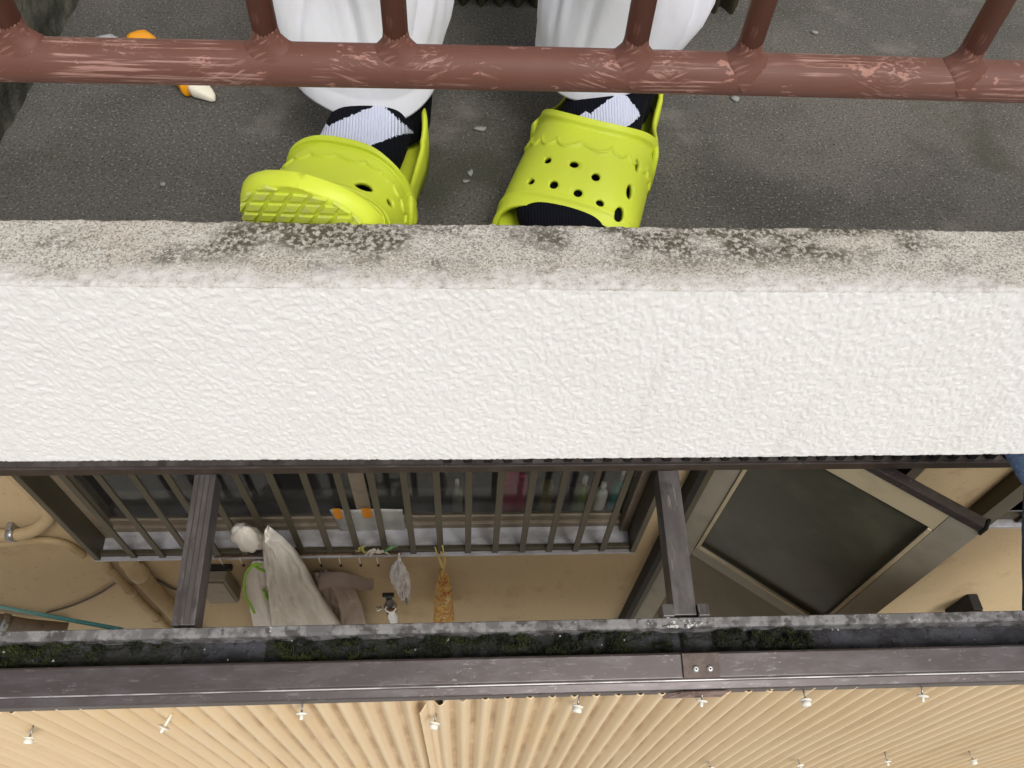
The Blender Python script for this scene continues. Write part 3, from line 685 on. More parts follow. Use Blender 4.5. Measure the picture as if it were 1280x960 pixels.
# ---- door, swung open towards the yard
hp = np.array([.675, .99, 0]); ua = np.array([.797, -.604, 0])
nn = np.array([ua[1], -ua[0], 0.]); 
if nn[1] > 0: nn = -nn                       # faces the camera
_c = hit(1227, 666, hp, nn); DT = _c[2]; DW = float((_c - hp) @ ua)
door = empty('door', (hp[0], hp[1], ZG + .1)); door.parent = house; door.location = np.array(door['at']) - np.array(house['at']); door['label'] = 'half open back door with dark patterned glass'
AX = np.stack([ua, -nn, np.array([0, 0, 1.])])
def dbox(a0, a1, z0, z1, d0, d1, name, m, bev=.0015): return MB().box((a0, d0, z0), (a1, d1, z1), AX, (hp[0], hp[1], 0)).build(name, m, door, bevel=bev)
SW = .060; ZMID = hit(925, 720, hp, nn)[2]
dbox(0, SW, ZG + .1, DT, 0, .03, 'stile', door_mat); dbox(DW - SW - .008, DW, ZG + .1, DT, 0, .03, 'stile', door_mat)
dbox(SW + .0005, DW - SW - .0085, DT - .075, DT, 0.001, .029, 'top_rail', door_cream)
dbox(SW + .0005, DW - SW - .0085, ZMID - .05, ZMID + .012, 0.001, .029, 'mid_rail', door_mat)
dbox(SW + .0005, DW - SW - .0085, ZG + .1, ZG + .2, 0.001, .029, 'bottom_rail', door_mat)
dbox(SW, DW - SW - .008, ZMID + .012, DT - .075, .012, .018, 'glass', door_glass, 0)
dbox(SW, DW - SW - .008, ZG + .2, ZMID - .05, .010, .02, 'panel', door_panel_mat, 0)
dbox(.0, DW - .006, DT + .001, DT + .024, -.004, .022, 'rain_bar', alu, .002)
dbox(DW - .0055, DW + .001, DT - .004, DT + .026, -.006, .024, 'bar_cap', black_mat, .001)
dbox(SW + .002, SW + .012, ZMID + .013, DT - .076, -.004, .002, 'bead', door_cream, .001)
dbox(DW - SW - .020, DW - SW - .010, ZMID + .013, DT - .076, -.004, .002, 'bead', door_cream, .001)
dbox(SW + .0125, DW - SW - .0205, ZMID + .012, ZMID + .024, -.004, .002, 'bead', door_cream, .001)
dfr = MB()
MB().box((.628, .975, ZG), (.650, 1.06, DZT)).build('door_jamb', black_mat, house, bevel=.002)
MB().box((.6505, .985, ZG), (.674, 1.10, DZT)).build('door_jamb', frame_mat, house, bevel=.002)
MB().box((1.222, .985, ZG), (1.262, 1.10, DZT)).build('door_jamb', frame_mat, house, bevel=.002)
MB().box((.628, .985, DZT), (1.262, 1.10, DZT + .04)).build('door_head', frame_mat, house, bevel=.002)

# ---- second window at the right end
w2 = empty('window', (1.9, .98, -1.65)); w2.parent = house; w2.location = np.array(w2['at']) - np.array(house['at']); w2['label'] = 'barred window at the right edge'
MB().box((1.575, .972, -1.655), (1.640, 1.10, -1.0)).build('side_jamb', frame_mat, w2, bevel=.002)
MB().box((1.60, .965, -1.672), (3.0, 1.11, -1.655)).build('sill', sill_mat, w2, bevel=.002)
MB().box((1.6405, .985, -1.645), (3.0, .999, -1.62)).build('grille_rail', frame_mat, w2)
MB().box((1.6405, 1.07, -1.65), (3.0, 1.09, -1.61)).build('sash_rail', sash_mat, w2)
MB().box((1.6405, 1.079, -1.61), (3.0, 1.083, -1.0)).build('pane', glass_mat, w2)
b0 = None
for i in range(12):
    x = 1.73 + .11 * i; wp = (x, .981, -1.65)
    if b0 is None: b0 = MB().box((x - .01, .975, -1.65), (x + .01, .9845, -1.0)).build('grille_bar', frame_mat, w2, loc=wp, bevel=.0015)
    else: copy_at(b0, wp, w2)

vent = thing('vent_hood', tuple(at(1200, 752, Y=1.0)), 'dark box shaped vent hood low on the wall right of the door', 'vent')
v0, v1 = at(1180, 762, Y=1.02), at(1222, 742, Y=1.02)
MB().box((v0[0], .955, v0[2]), (v1[0], 1.019, v1[2])).build('hood', black_mat, vent, bevel=.004)
MB().box((v1[0] - .06, .94, v0[2] + .004), (v1[0] - .002, .9545, v1[2] - .004)).build('flap', mat('dark brown vent flap', srgb(52, 42, 34), .6), vent, bevel=.003)

# ---- pipes and cable on the wall at the left
pvc = mat('beige pipe', srgb(178, 156, 118), .55, [(14, I3, .45, .7, srgb(160, 138, 100), .7, 5), (60, I3, .64, .74, srgb(110, 90, 60), .6)])
def pl(pts, Y): return [at(x, y, Y=Y) for x, y in pts]
def smooth_pts(pts, k=8):
    pts = [np.array(p, float) for p in pts]; out = []
    for i in range(len(pts) - 1):
        p0_ = pts[max(i - 1, 0)]; p1_ = pts[i]; p2_ = pts[i + 1]; p3_ = pts[min(i + 2, len(pts) - 1)]
        for j in range(k):
            t_ = j / k
            out.append(.5 * ((2 * p1_) + (-p0_ + p2_) * t_ + (2 * p0_ - 5 * p1_ + 4 * p2_ - p3_) * t_ ** 2 + (-p0_ + 3 * p1_ - 3 * p2_ + p3_) * t_ ** 3))
    return out + [pts[-1]]
bend = thing('bent_pipe', tuple(at(20, 668, Y=.99)), 'pale bent pipe with steel clamp on the wall left of the window', 'pipe')
MB().tube(smooth_pts(pl([(-160, 676), (-60, 673), (0, 669), (24, 668), (44, 662), (59, 650), (61, 640), (52, 627), (30, 602), (-20, 560)], .996)), .0185, 16).build('tube', pvc, bend)
cpt = at(16, 668, Y=.996)
MB().lathe([(.0195, -.010), (.0225, -.010), (.0225, .010), (.0195, .010)], cpt, (1, 0, .08), 20).build('clamp', steel, bend)
MB().box(cpt + [-.008, .0, -.034], cpt + [.008, .024, .034]).build('bracket', steel, bend, bevel=.002)
cnd = MB().tube(smooth_pts(pl([(-160, 690), (-40, 681), (0, 680), (30, 677), (60, 676), (85, 682), (104, 694)], 1.006)), .0125, 12).build('conduit_pipe', pvc)
tag(cnd, 'thinner tan conduit curving under the bent pipe on the wall', 'pipe')
dp = thing('drain_pipe', tuple(at(160, 740, Y=1.0)), 'thin jointed vertical pipe below the window corner, left of the thick one', 'pipe')
q0 = at(119, 700, Y=.998); qx = q0[0] + .015
MB().tube([(qx, .998, WZ0 - .005), (qx, .998, ZG)], .0140, 14).build('tube', pvc, dp)
for zz in (-1.93, -2.16, -2.45):
    MB().lathe([(.0145, -.018), (.0175, -.016), (.0175, .016), (.0145, .018)], (qx, .998, zz), n=16).build('socket', pvc, dp)
dp2 = thing('drain_pipe', tuple(at(190, 740, Y=1.0)), 'thick vertical pipe below the window corner, right of the thin one', 'pipe')
qx = at(150, 700, Y=.985)[0] + .02
MB().tube([(qx, .985, WZ0 - .022), (qx, .985, ZG)], .0255, 18).build('tube', pvc, dp2)
MB().lathe([(.0261, -.03), (.0295, -.028), (.0295, .028), (.0261, .03)], (qx, .985, -1.96), n=18).build('socket', pvc, dp2)
cable_m = mat('dark grey cable', srgb(92, 78, 66), .6)
tag(MB().tube(smooth_pts(pl([(58, 766), (90, 757), (120, 744), (138, 733), (147, 726)], 1.012)), .004, 8).build('cable', cable_m), 'thin dark cable sagging on the wall left of the drain pipes', 'cable', None)
tag(MB().tube(smooth_pts(pl([(166, 712), (180, 718), (200, 727), (222, 737), (262, 735)], 1.012)), .004, 8).build('cable', cable_m), 'thin dark cable running from the drain pipes to the junction box', 'cable', None)
jb = thing('junction_box', tuple(at(276, 750, Y=1.02)), 'small grey junction box on the tan wall beside the left rafter', 'junction box')
j0, j1 = at(263, 748, Y=.985), at(282, 720, Y=.985)
gb = mat('grey box plastic', srgb(150, 140, 122), .6, [(20, I3, .5, .7, srgb(128, 118, 100), .6)])
MB().box((j0[0], .968, j0[2]), (j1[0], 1.019, j1[2])).build('body', gb, jb, bevel=.006)
MB().box((j0[0] + .006, .962, j0[2] + .008), (j1[0] - .006, .9675, j1[2] - .008)).build('cover', gb, jb, bevel=.003)
MB().box((j0[0] - .004, 1.0, j1[2] + .001), (j1[0] + .02, 1.019, j1[2] + .02)).build('gland', black_mat, jb, bevel=.003)
lp = thing('low_pipe', tuple(at(20, 775, Y=.98)), 'grey brown horizontal pipe with clamp at the lower left of the wall', 'pipe')
lpm = mat('grey brown pipe', srgb(128, 116, 98), .55, [(30, I3, .5, .7, srgb(100, 88, 70), .7)])
a0, a1 = at(-120, 758, Y=.97), at(34, 784, Y=.97)
MB().tube([a0, a1, a1 + [.12, 0, -.05]], .030, 16).build('tube', lpm, lp)
MB().lathe([(.031, -.012), (.035, -.012), (.035, .012), (.031, .012)], a0 * .2 + a1 * .8, a1 - a0, 18).build('clamp', steel, lp)
a0, a1 = at(-60, 747, Y=.82), at(152, 787, Y=.60)
tag(MB().tube([a0, a0 * .5 + a1 * .5 + [0, 0, -.002], a1], .0052, 12).build('laundry_pole', mat('turquoise pole coating', srgb(96, 176, 178), .4, [(60, I3, .5, .7, srgb(130, 196, 196), .5)])), 'thin turquoise pole slanting behind the gutter at left', 'pole')

# ---- the row of hooks and ties under the window
hook_m = mat('ivory hook', (.7, .66, .55), .5)
def hook(px, py, label):
    c = at(px, py - 10, Y=.968)
    h_ = thing('hook', tuple(c), label, 'hook', 'small hooks hanging under the window sill')
    MB().tube([(c[0], .972, c[2] + .024), (c[0], .9665, c[2] + .020), (c[0], .9665, c[2] - .016)], .0022, 8).build('stem', hook_m, h_)
    MB().lathe([(.001, -.034), (.0042, -.03), (.0042, -.020), (.0024, -.0155)], (c[0], .9665, c[2]), n=10).build('tip', black_mat, h_)
for px, lb in ((277, 'ivory hook with dark tip under the sill, just right of the left rafter'), (302, 'ivory hook with dark tip left of the big plastic bag'), (400, 'ivory hook with dark tip, first one right of the big plastic bag'), (425, 'ivory hook with dark tip, second one right of the big plastic bag'), (450, 'ivory hook with dark tip, second one left of the white bag'), (472, 'ivory hook with dark tip next to the white bag')):
    hook(px, 712, lb)
rodm = mat('rusty wire rod', srgb(120, 92, 66), .6, [(60, I3, .5, .65, srgb(84, 54, 36), .8)], metal=.4)
tag(MB().tube([at(268, 696, Y=.966), at(330, 695, Y=.966), at(400, 693, Y=.966), at(502, 692, Y=.966)], .0032, 8).build('wire_rod', rodm), 'thin rusty rod along the window sill that the hooks hang from', 'rod')
def tie(px, py, col, label, seed):
    rr = random.Random(seed); c = at(px, py, Y=.960); m = mat('tie ' + str(seed), srgb(*col), .7); b_ = MB()
    for k in range(5):
        p_ = [c + np.array([rr.uniform(-.008, .008), .004, rr.uniform(-.006, .012)])]
        dirx = rr.uniform(-1, 1)
        for u in range(4): p_.append(p_[-1] + np.array([dirx * .008 + rr.uniform(-.006, .006), rr.uniform(-.006, .003), rr.uniform(-.014, .010)]))
        b_.tube(smooth_pts(p_, 4), [.0046 - .0002 * q for q in range(len(smooth_pts(p_, 4)))] if len(smooth_pts(p_, 4)) < 20 else .004, 7)
    tag(b_.build('string_tie', m), label, 'tie', 'strings knotted on the window bars')
tie(451, 688, (176, 168, 96), 'yellowish string knotted on the window grille, leftmost of three', 3)
tie(469, 690, (206, 200, 186), 'white string knotted on the grille between yellow and green ties', 4)
tie(488, 687, (110, 150, 100), 'green ribbon knotted on the window grille above the white bag', 5)

# ---- cloth and bags
def drape(name, outline_l, outline_r, ys, Y0, bulge, m, parent=None, folds=(5, .02), seed=0, crumple=.006):
    """hanging cloth: left and right edges (image rows ys) with folds pushed out along the view depth"""
    nu, nv = 40, len(ys) * 8
    yy = np.linspace(ys[0], ys[-1], nv); L_ = np.interp(yy, ys, outline_l); Rr = np.interp(yy, ys, outline_r)
    Pg = np.zeros((nu, nv, 3))
    for j in range(nv):
        a_, c_ = at(L_[j], yy[j], Y=Y0), at(Rr[j], yy[j], Y=Y0)
        for i in range(nu):
            u = i / (nu - 1); amp = folds[1] * (.25 + .75 * j / nv)
            f = math.sin(u * folds[0] * 2 * PI + seed + 1.3 * math.sin(3 * j / nv + seed)) + .5 * math.sin(u * folds[0] * 4.3 + seed * 2 + 4 * j / nv)
            Pg[i, j] = a_ * (1 - u) + c_ * u + np.array([.25 * amp * math.sin(u * 17 + seed), -bulge * math.sin(PI * u) ** .7 - amp * f, 0])
    A_, B_ = np.meshgrid(np.arange(nu), np.arange(nv), indexing='ij')
    cr = np.abs(vnoise(A_ / 5. + B_ / 9., B_ / 11., 90 + int(seed)) - .5) * 1.6 + np.abs(vnoise(A_ / 2.6, B_ / 6., 95 + int(seed)) - .5) * .8
    Pg[..., 1] -= (cr - .5) * crumple; Pg[..., 2] += (vnoise(A_ / 4., B_ / 4., 99) - .5) * crumple * .6
    # keep hanging straight: close at the back
    front = Pg; back = Pg[::-1].copy(); back[..., 1] = Y0 + (Y0 - back[..., 1]) * .3 + .004
    ring = np.concatenate([front, back], 0); rings = [ring[:, j] for j in range(nv)]
    return MB().loft(rings).build(name, m, parent)
film = mat('clear plastic film', srgb(246, 242, 232), .25, [(9, (2, 2, .4), .4, .66, srgb(226, 218, 204), .8, 4), (40, (2, 2, .3), .60, .72, srgb(228, 222, 212), .7)], [(26, (2, 2, .35), .5, .006), (90, (2, 2, .5), .2, .002)], alpha=.90, spec=.5)
cloth_w = mat('white cloth', srgb(240, 234, 230), .9, [(8, (2, 1, .4), .4, .7, srgb(206, 196, 190), .6)], [(40, (2, 1, .3), .4, .004)])
cloth_t = mat('mauve beige cloth', srgb(176, 158, 146), .9, [(8, (1, 1, .4), .4, .7, srgb(156, 138, 126), .7)], [(60, I3, .3, .003)])
green_t = mat('lime green binding', srgb(150, 200, 60), .7)
apron = thing('apron', tuple(at(325, 778, Y=.95)), 'white hanging apron with lime green binding, left of the plastic cover', 'apron')
drape('cloth', [316, 308, 306, 309, 314, 320, 330], [330, 338, 344, 352, 360, 372, 400], [703, 715, 730, 748, 770, 800, 850], .955, .008, cloth_w, apron, (2, .008), 1.)
MB().tube(smooth_pts(pl([(328, 706), (318, 706), (309, 714), (305, 730), (307, 746), (313, 757), (318, 766)], .944)), .0045, 8).build('binding', green_t, apron)
MB().tube(smooth_pts(pl([(318, 707), (324, 711), (331, 714)], .940)), .0045, 8).build('binding', green_t, apron)
MB().tube(smooth_pts(pl([(331, 738), (332, 744), (336, 750)], .940)), .0055, 8).build('binding', green_t, apron)
gar = thing('garment', tuple(at(430, 775, Y=.95)), 'mauve beige garment hanging behind the plastic cover with one sleeve out', 'garment')
drape('body', [392, 392, 390, 388, 386, 380], [408, 428, 444, 452, 458, 462], [716, 726, 740, 756, 778, 830], .965, .015, cloth_t, gar, (3, .010), 2., .02)
sl_pts = smooth_pts(pl([(400, 726), (420, 724), (440, 726), (456, 730), (467, 731)], .94))
MB().tube(sl_pts, [.030 - .012 * i / (len(sl_pts) - 1) + .0012 * math.sin(i * .7) for i in range(len(sl_pts))], 16, squash=.42).build('sleeve', cloth_t, gar)
cov = thing('plastic_cover', tuple(at(380, 775, Y=.93)), 'big clear plastic cover knotted on the window bar, hanging over the clothes', 'plastic cover')
drape('cover', [331, 329, 328, 331, 334, 337, 341, 345], [337, 352, 366, 380, 391, 402, 424, 440], [663, 672, 686, 706, 728, 748, 780, 830], .925, .03, film, cov, (3, .012), 3., .016)
# the knotted bulb
bulb_c = at(311, 674, Y=.945)
rings = []
for i, (k, z) in enumerate(((.2, .075), (.6, .066), (.9, .045), (1., .015), (.96, -.015), (.8, -.04), (.5, -.055), (.2, -.06))):
    q = np.linspace(0, 2 * PI, 40, endpoint=False); cr = 1 + .55 * (np.abs(vnoise(np.cos(q) * 2.2 + 5, np.sin(q) * 2.2 + i * .9, 44) - .5) - .2) + .10 * np.sin(6 * q + i * 2)
    rings.append(bulb_c + np.stack([.040 * k * np.cos(q) * cr - .006 * (z / .06), .03 * k * np.sin(q) * cr, z + .008 * np.sin(3 * q + i)], -1))
MB().loft(rings).build('knotted_end', film, cov)
MB().tube(smooth_pts(pl([(311, 690), (320, 692), (328, 688)], .93)), .006, 8).build('cord', black_mat, cov)
# small white bag on a hook
bag = thing('white_bag', tuple(at(500, 745, Y=.94)), 'small crumpled white bag hanging from a hook under the window', 'bag')
drape('pouch', [498, 490, 487, 489, 494, 502, 508], [500, 505, 511, 513, 513, 513, 511], [700, 708, 718, 728, 736, 743, 746], .945, .02, mat('white bag film', srgb(250, 248, 248), .5, [(30, (1, 1, .5), .48, .64, srgb(220, 214, 214), .8), (50, I3, .66, .72, srgb(150, 144, 148), .5)], [(40, I3, .35, .004)]), bag, (2, .006), 4., .02)
MB().tube(smooth_pts(pl([(499, 702), (498, 697), (499, 692)], .95)), .003, 8).build('loop', hook_m, bag)
# orange net bag
nb_ = thing('cloth_bag', tuple(at(555, 772, Y=.94)), 'orange patterned cloth bag with yellow strings hanging from a window bar', 'bag')
netm = mat('orange patterned bag cloth', srgb(214, 160, 76), .8, [(34, I3, .48, .54, srgb(226, 196, 118), .95, 2), (38, I3, .54, .60, srgb(190, 104, 34), .95, 2), (44, I3, .58, .63, srgb(228, 216, 176), .9, 2)], [(60, I3, .3, .003)])
drape('pouch', [551, 547, 545, 543, 543, 542], [554, 561, 564, 566, 567, 568], [711, 722, 735, 750, 765, 776], .95, .022, netm, nb_, (2, .005), 5., .008)
ystr = mat('yellow string', srgb(220, 196, 110), .7)
for pts in ([(545, 690), (549, 700), (553, 712)], [(544, 684), (547, 694), (552, 704), (553, 712)], [(553, 682), (555, 694), (555, 704), (553, 712)], [(551, 690), (557, 700), (554, 712)]):
    MB().tube(smooth_pts(pl(pts, .945)), .0022, 6).build('string', ystr, nb_)

# standpipe tap in the yard
tc_ = at(487, 752, Y=.93)
tap = thing('water_tap', (tc_[0], .93, tc_[2]), 'chrome water tap on a stem in front of the tan wall', 'tap')
def tl(prof, m, name, off=0.):
    MB().lathe([(r, z) for r, z in prof], (tc_[0], .93, tc_[2] + off), n=20).build(name, m, tap)
grey_m = mat('grey tap metal', (.055, .055, .055), .4, metal=.5)
MB().box((tc_[0] - .020, .923, tc_[2] + .052), (tc_[0] + .020, .939, tc_[2] + .066)).build('handle', grey_m, tap, bevel=.004)
tl([(.009, .052), (.0105, .03), (.013, -.03)], grey_m, 'stem')
tl([(.013, -.0305), (.022, -.040), (.024, -.046), (.020, -.052), (.013, -.058)], chrome, 'flange')
tl([(.0125, -.0585), (.013, -.10), (.020, -.12), (.020, -.4)], chrome, 'spout')
MB().tube([(tc_[0] - .03, .925, tc_[2] - .04), (tc_[0] - .046, .92, tc_[2] - .043)], [.006, .009], 10).build('lever', chrome, tap)

# denim garment at the right edge
den = mat('blue denim', srgb(70, 92, 124), .9, [(40, I3, .4, .65, srgb(50, 68, 98), .8, 5), (300, (1, 1, .3), .5, .7, srgb(110, 132, 160), .6)], [(400, I3, .4, .002)])
Yd = .60
jeans = thing('jeans', tuple(at(1330, 600, Y=Yd)), 'faded blue jeans hanging under the balcony at the right edge', 'jeans')
drape('leg', [1240, 1254, 1268, 1281, 1279, 1279], [1500, 1500, 1500, 1480, 1470, 1460], [550, 566, 590, 612, 660, 770], Yd, .02, den, jeans, (3, .01), 6.)

# ================================================================ TERRACE FRAME
ter = thing('terrace_frame', (0, .45, -1.1), 'brown aluminium terrace roof frame without its roof sheets, with a mossy gutter', 'roof frame')
BY, BZ = .80, -.950                          # wall side beam: front top edge
GX0, GX1 = -1.75, 2.1
MB().box((GX0, BY, BZ - .0305), (GX1, BY + .05, BZ)).build('wall_beam', alu_dark, ter, bevel=.0015)
MB().box((GX0, BY + .003, BZ + .0003), (GX1, BY + .049, BZ + .0008)).build('beam_top', alu_scuffed, ter)
MB().box((GX0, BY - .0035, BZ - .002), (GX1, BY + .002, BZ + .0025)).build('beam_lip', alu, ter, bevel=.001)
cl = None
x = at(560, 575, Y=.82)[0]
while x < 1.62:
    wp = (x, BY + .02, BZ + .002)
    if cl is None: cl = MB().box((x - .009, BY + .004, BZ + .0005), (x + .009, BY + .04, BZ + .022)).build('rubber_closure', black_mat, ter, loc=wp, bevel=.003)
    else: copy_at(cl, wp, ter)
    x += .0425
for x in (-1.5, -.2, 1.0): MB().box((x, BY + .051, BZ - .02), (x + .04, YW - .001, BZ - .004)).build('wall_bracket', alu_dark, ter)
# rafters
def rafter(xa_, xb_, y1, m_top, m_side):
    zt0 = BZ - .027; zt1 = zt0 - (BY - y1) * math.tan(math.radians(10)); dep = .05
    vs = [(xa_, BY - .001, zt0), (xb_, BY - .001, zt0), (xb_, y1, zt1), (xa_, y1, zt1)]; vs += [(x_, y_, z_ - dep) for x_, y_, z_ in vs]
    o = MB().add(vs, [(0, 1, 2, 3), (4, 7, 6, 5), (0, 4, 5, 1), (1, 5, 6, 2), (2, 6, 7, 3), (3, 7, 4, 0)]).build('rafter', m_top, ter, bevel=.0015)
    return o, zt0, zt1
r1, z0_, z1_ = rafter(-.560, -.516, .50, alu_scuffed, alu_dark)
for k in range(3):                            # ribs on the left rafter
    xr = -.549 + .011 * k
    MB().add([(xr - .0009, BY - .004, z0_ + .0002), (xr + .0009, BY - .004, z0_ + .0002), (xr + .0009, .503, z1_ + .0002), (xr - .0009, .503, z1_ + .0002), (xr - .0009, BY - .004, z0_ + .0007), (xr + .0009, BY - .004, z0_ + .0007), (xr + .0009, .503, z1_ + .0007), (xr - .0009, .503, z1_ + .0007)],
             [(0, 3, 2, 1), (4, 5, 6, 7), (0, 1, 5, 4), (1, 2, 6, 5), (2, 3, 7, 6), (3, 0, 4, 7)]).build('rib', alu_dark, r1)
r2, _, _ = rafter(.420, .466, .50, alu_scuffed, alu_dark)
MB().box((.395, .495, z1_ - .03), (.4185, .52, z1_ + .010)).build('rafter_socket', alu_scuffed, r2, bevel=.0015)
MB().box((.4675, .495, z1_ - .03), (.490, .52, z1_ + .010)).build('rafter_socket', alu_scuffed, r2, bevel=.0015)

# gutter
GZ = -1.030
y_r0, y_r1, y_tf, y_fb, y_lb = .4945, .4755, .4265, .3775, .3615
def strip(prof, name, m, nx_=260, amp=.0004, seed=0):
    xs_ = np.linspace(GX0, GX1, nx_); Pg = np.zeros((nx_, len(prof), 3))
    Pg[..., 0] = xs_[:, None]; Pg[..., 1] = [p[0] for p in prof]; Pg[..., 2] = [p[1] for p in prof]
    Pg[..., 2] += amp * (vnoise(Pg[..., 0] / .05, Pg[..., 1] / .02, seed + 60) - .5)
    o = sheet(name, Pg, m, ter, smooth=False); return o
def prism(prof, name, m, bev=.001):
    n_ = len(prof)
    return MB().add([(GX0, y, z) for y, z in prof] + [(GX1, y, z) for y, z in prof], [tuple(range(n_))[::-1], tuple(range(n_, 2 * n_))] + [(i, (i + 1) % n_, n_ + (i + 1) % n_, n_ + i) for i in range(n_)]).build(name, m, ter, bevel=bev)
prism([(y_r0, GZ + .001), (y_r0 - .001, GZ + .0025), (y_r1 + .004, GZ), (y_r1, GZ - .004), (y_r1, GZ - .070), (y_r0, GZ - .070)], 'gutter_back', rim_mat)
prism([(y_r1 - .0005, GZ - .036), (y_tf + .0005, GZ - .034), (y_tf + .0005, GZ - .060), (y_r1 - .0005, GZ - .060)], 'gutter_trough', trough_mat, 0)
prism([(y_tf, GZ + .001), (y_tf - .004, GZ + .003), (y_fb + .004, GZ - .008), (y_fb, GZ - .013), (y_fb, GZ - .062), (y_tf, GZ - .062)], 'gutter_front', alu)
prism([(y_fb - .0005, GZ - .014), (y_fb - .002, GZ - .0125), (y_lb + .001, GZ - .020), (y_lb, GZ - .024), (y_lb, GZ - .048), (y_fb - .0005, GZ - .048)], 'gutter_lip', alu)
prism([(y_fb + .0012, GZ - .0116), (y_fb - .0012, GZ - .0128), (y_fb - .0012, GZ - .0150), (y_fb + .0012, GZ - .0150)], 'edge_highlight', mat('pale highlight strip', srgb(168, 164, 164), .4, [(30, (.3, 1, 1), .42, .6, srgb(96, 90, 90), .8, 5)], metal=.3), .0004)  # thin pale strip: highlight on the gutter edge, put in as colour
# joint plate with two rivets
jp0, jp1 = at(851, 815, Z=GZ + .004), at(900, 847, Z=GZ - .006)
gv = np.array([0, (y_fb + .004) - (y_tf - .004), -.011]); gv /= np.linalg.norm(gv); gn = np.array([0, gv[2], -gv[1]]); gn = gn if gn[2] > 0 else -gn
JA = np.stack([np.array([1., 0, 0]), gv, gn]); jo = np.array([jp0[0], y_tf - .0045, GZ + .003])
jl = (y_tf - y_fb) - .006
plm = mat('brown joint plate', srgb(78, 66, 60), .5, [(40, I3, .45, .6, srgb(98, 84, 78), .7, 5), (60, I3, .6, .7, srgb(70, 56, 52), .8)], [(100, I3, .3, .001)], metal=.2)
jw = jp1[0] - jp0[0]
jpl = MB().box((0, -.002, .0006), (jw, jl, .0055), JA, jo).build('joint_plate', plm, ter, bevel=.0008)
for fx in (.35, .74):
    c = jo + np.array([jw * fx, 0, 0]) + gv * jl * .62 + gn * .0055
    MB().lathe([(.0068, .0003), (.0066, .0016), (.0045, .003), (.0026, .0036), (.0014, .0030)], c, gn, 18).build('rivet', mat('rivet alloy', (.42, .42, .41), .4, metal=.7), jpl)
    MB().lathe([(.0017, .0022), (.0017, .0040)], c, gn, 10).build('rivet_pin', black_mat, jpl)
q0 = at(838, 858, Y=y_lb - .004)
MB().add([(q0[0], y_lb - .0015, GZ - .042), (q0[0] + .115, y_lb - .0015, GZ - .042), (q0[0] + .125, y_lb - .0015, GZ - .020), (q0[0] + .035, y_lb - .0015, GZ - .020), (q0[0], y_lb - .009, GZ - .046), (q0[0] + .115, y_lb - .009, GZ - .044), (q0[0] + .125, y_lb - .005, GZ - .018), (q0[0] + .035, y_lb - .005, GZ - .018)],
         [(0, 1, 2, 3), (4, 7, 6, 5), (0, 4, 5, 1), (1, 5, 6, 2), (2, 6, 7, 3), (3, 7, 4, 0)]).build('torn_plate', mat('torn rusty plate', srgb(134, 114, 106), .6, [(40, (.5, 1, 1), .42, .6, srgb(92, 74, 66), .8, 5), (120, I3, .6, .7, srgb(170, 152, 146), .7)], [(80, I3, .5, .002)]), ter, bevel=.0008)
# white sealant where the right rafter meets the rim
sb = MB(); rr = random.Random(5)
for k in range(16):
    c = at(842 + rr.uniform(-10, 36), 774 + rr.uniform(-2, 12), Z=GZ + .002); s_ = rr.uniform(.004, .009); m7 = 11
    cx_, cy_ = c[0], min(max(c[1], y_r1 + .002), y_r0 - .001)
    ol = [(s_ * math.cos(q) * rr.uniform(.5, 1.2), s_ * .6 * math.sin(q) * rr.uniform(.5, 1.1)) for q in np.linspace(0, 2 * PI, m7, endpoint=False)]
    sb.loft([[(cx_ + f_ * a_, cy_ + f_ * b_2, GZ + h_) for a_, b_2 in ol] for f_, h_ in ((1, -.0008), (.85, .0014 + .0016 * rr.random()), (.3, .0022))])
sb.build('sealant', mat('white sealant', (.58, .57, .55), .7, [(160, I3, .48, .58, (.08, .08, .08), .9)]), ter)

# moss: thousands of small fronds in the trough
def moss_density(x):
    d = np.zeros_like(x)
    for x0_, x1_, k in ((GX0, -.50, 1.), (-.385, .42, .85), (.43, .70, 1.)):
        d = np.maximum(d, k * sstep(x0_, x0_ + .012, x) * (1 - sstep(x1_ - .02, x1_, x)))
    return d
N_ = 42000
mx_ = rng.uniform(-1.2, .75, N_); my_ = rng.uniform(y_tf + .001, y_r1 - .001, N_)
pk = vnoise((mx_ + 3) / .018, my_ / .014, 71) * .65 + vnoise((mx_ + 3) / .05, my_ / .03, 72) * .35
band = np.where(mx_ < -.5, sstep(y_r1 + .0 - .012 - .02 * 1, y_r1 - .045, my_) * .5 + .35, .6)
keep = (pk > .56 - .26 * band) & (rng.random(N_) < moss_density(mx_))
mx_, my_, pk = mx_[keep], my_[keep], pk[keep]; m_ = len(mx_)
hh = (.004 + .010 * np.clip((pk - .35) / .4, 0, 1)) * rng.uniform(.5, 1.2, m_); base = GZ - .0345 + .020 * np.clip((pk - .4) / .35, 0, 1)
an = rng.uniform(0, 2 * PI, m_); wd = rng.uniform(.0006, .0016, m_); ln_ = rng.uniform(-.8, .8, (m_, 2))
V = np.zeros((m_, 3, 3))
V[:, 0] = np.stack([mx_ - wd * np.cos(an), my_ - wd * np.sin(an), base - .004], -1); V[:, 1] = np.stack([mx_ + wd * np.cos(an), my_ + wd * np.sin(an), base - .004], -1)
V[:, 2] = np.stack([mx_ + ln_[:, 0] * hh, np.clip(my_ + ln_[:, 1] * hh, y_tf + .0008, y_r1 - .0008), base + hh], -1)
me = bpy.data.meshes.new('moss'); me.vertices.add(m_ * 3); me.vertices.foreach_set('co', V.ravel()); me.loops.add(m_ * 3); me.loops.foreach_set('vertex_index', np.arange(m_ * 3, dtype=np.int32))
me.polygons.add(m_); me.polygons.foreach_set('loop_start', np.arange(m_, dtype=np.int32) * 3); me.update(calc_edges=True); me.materials.append(moss_mat); me.validate()
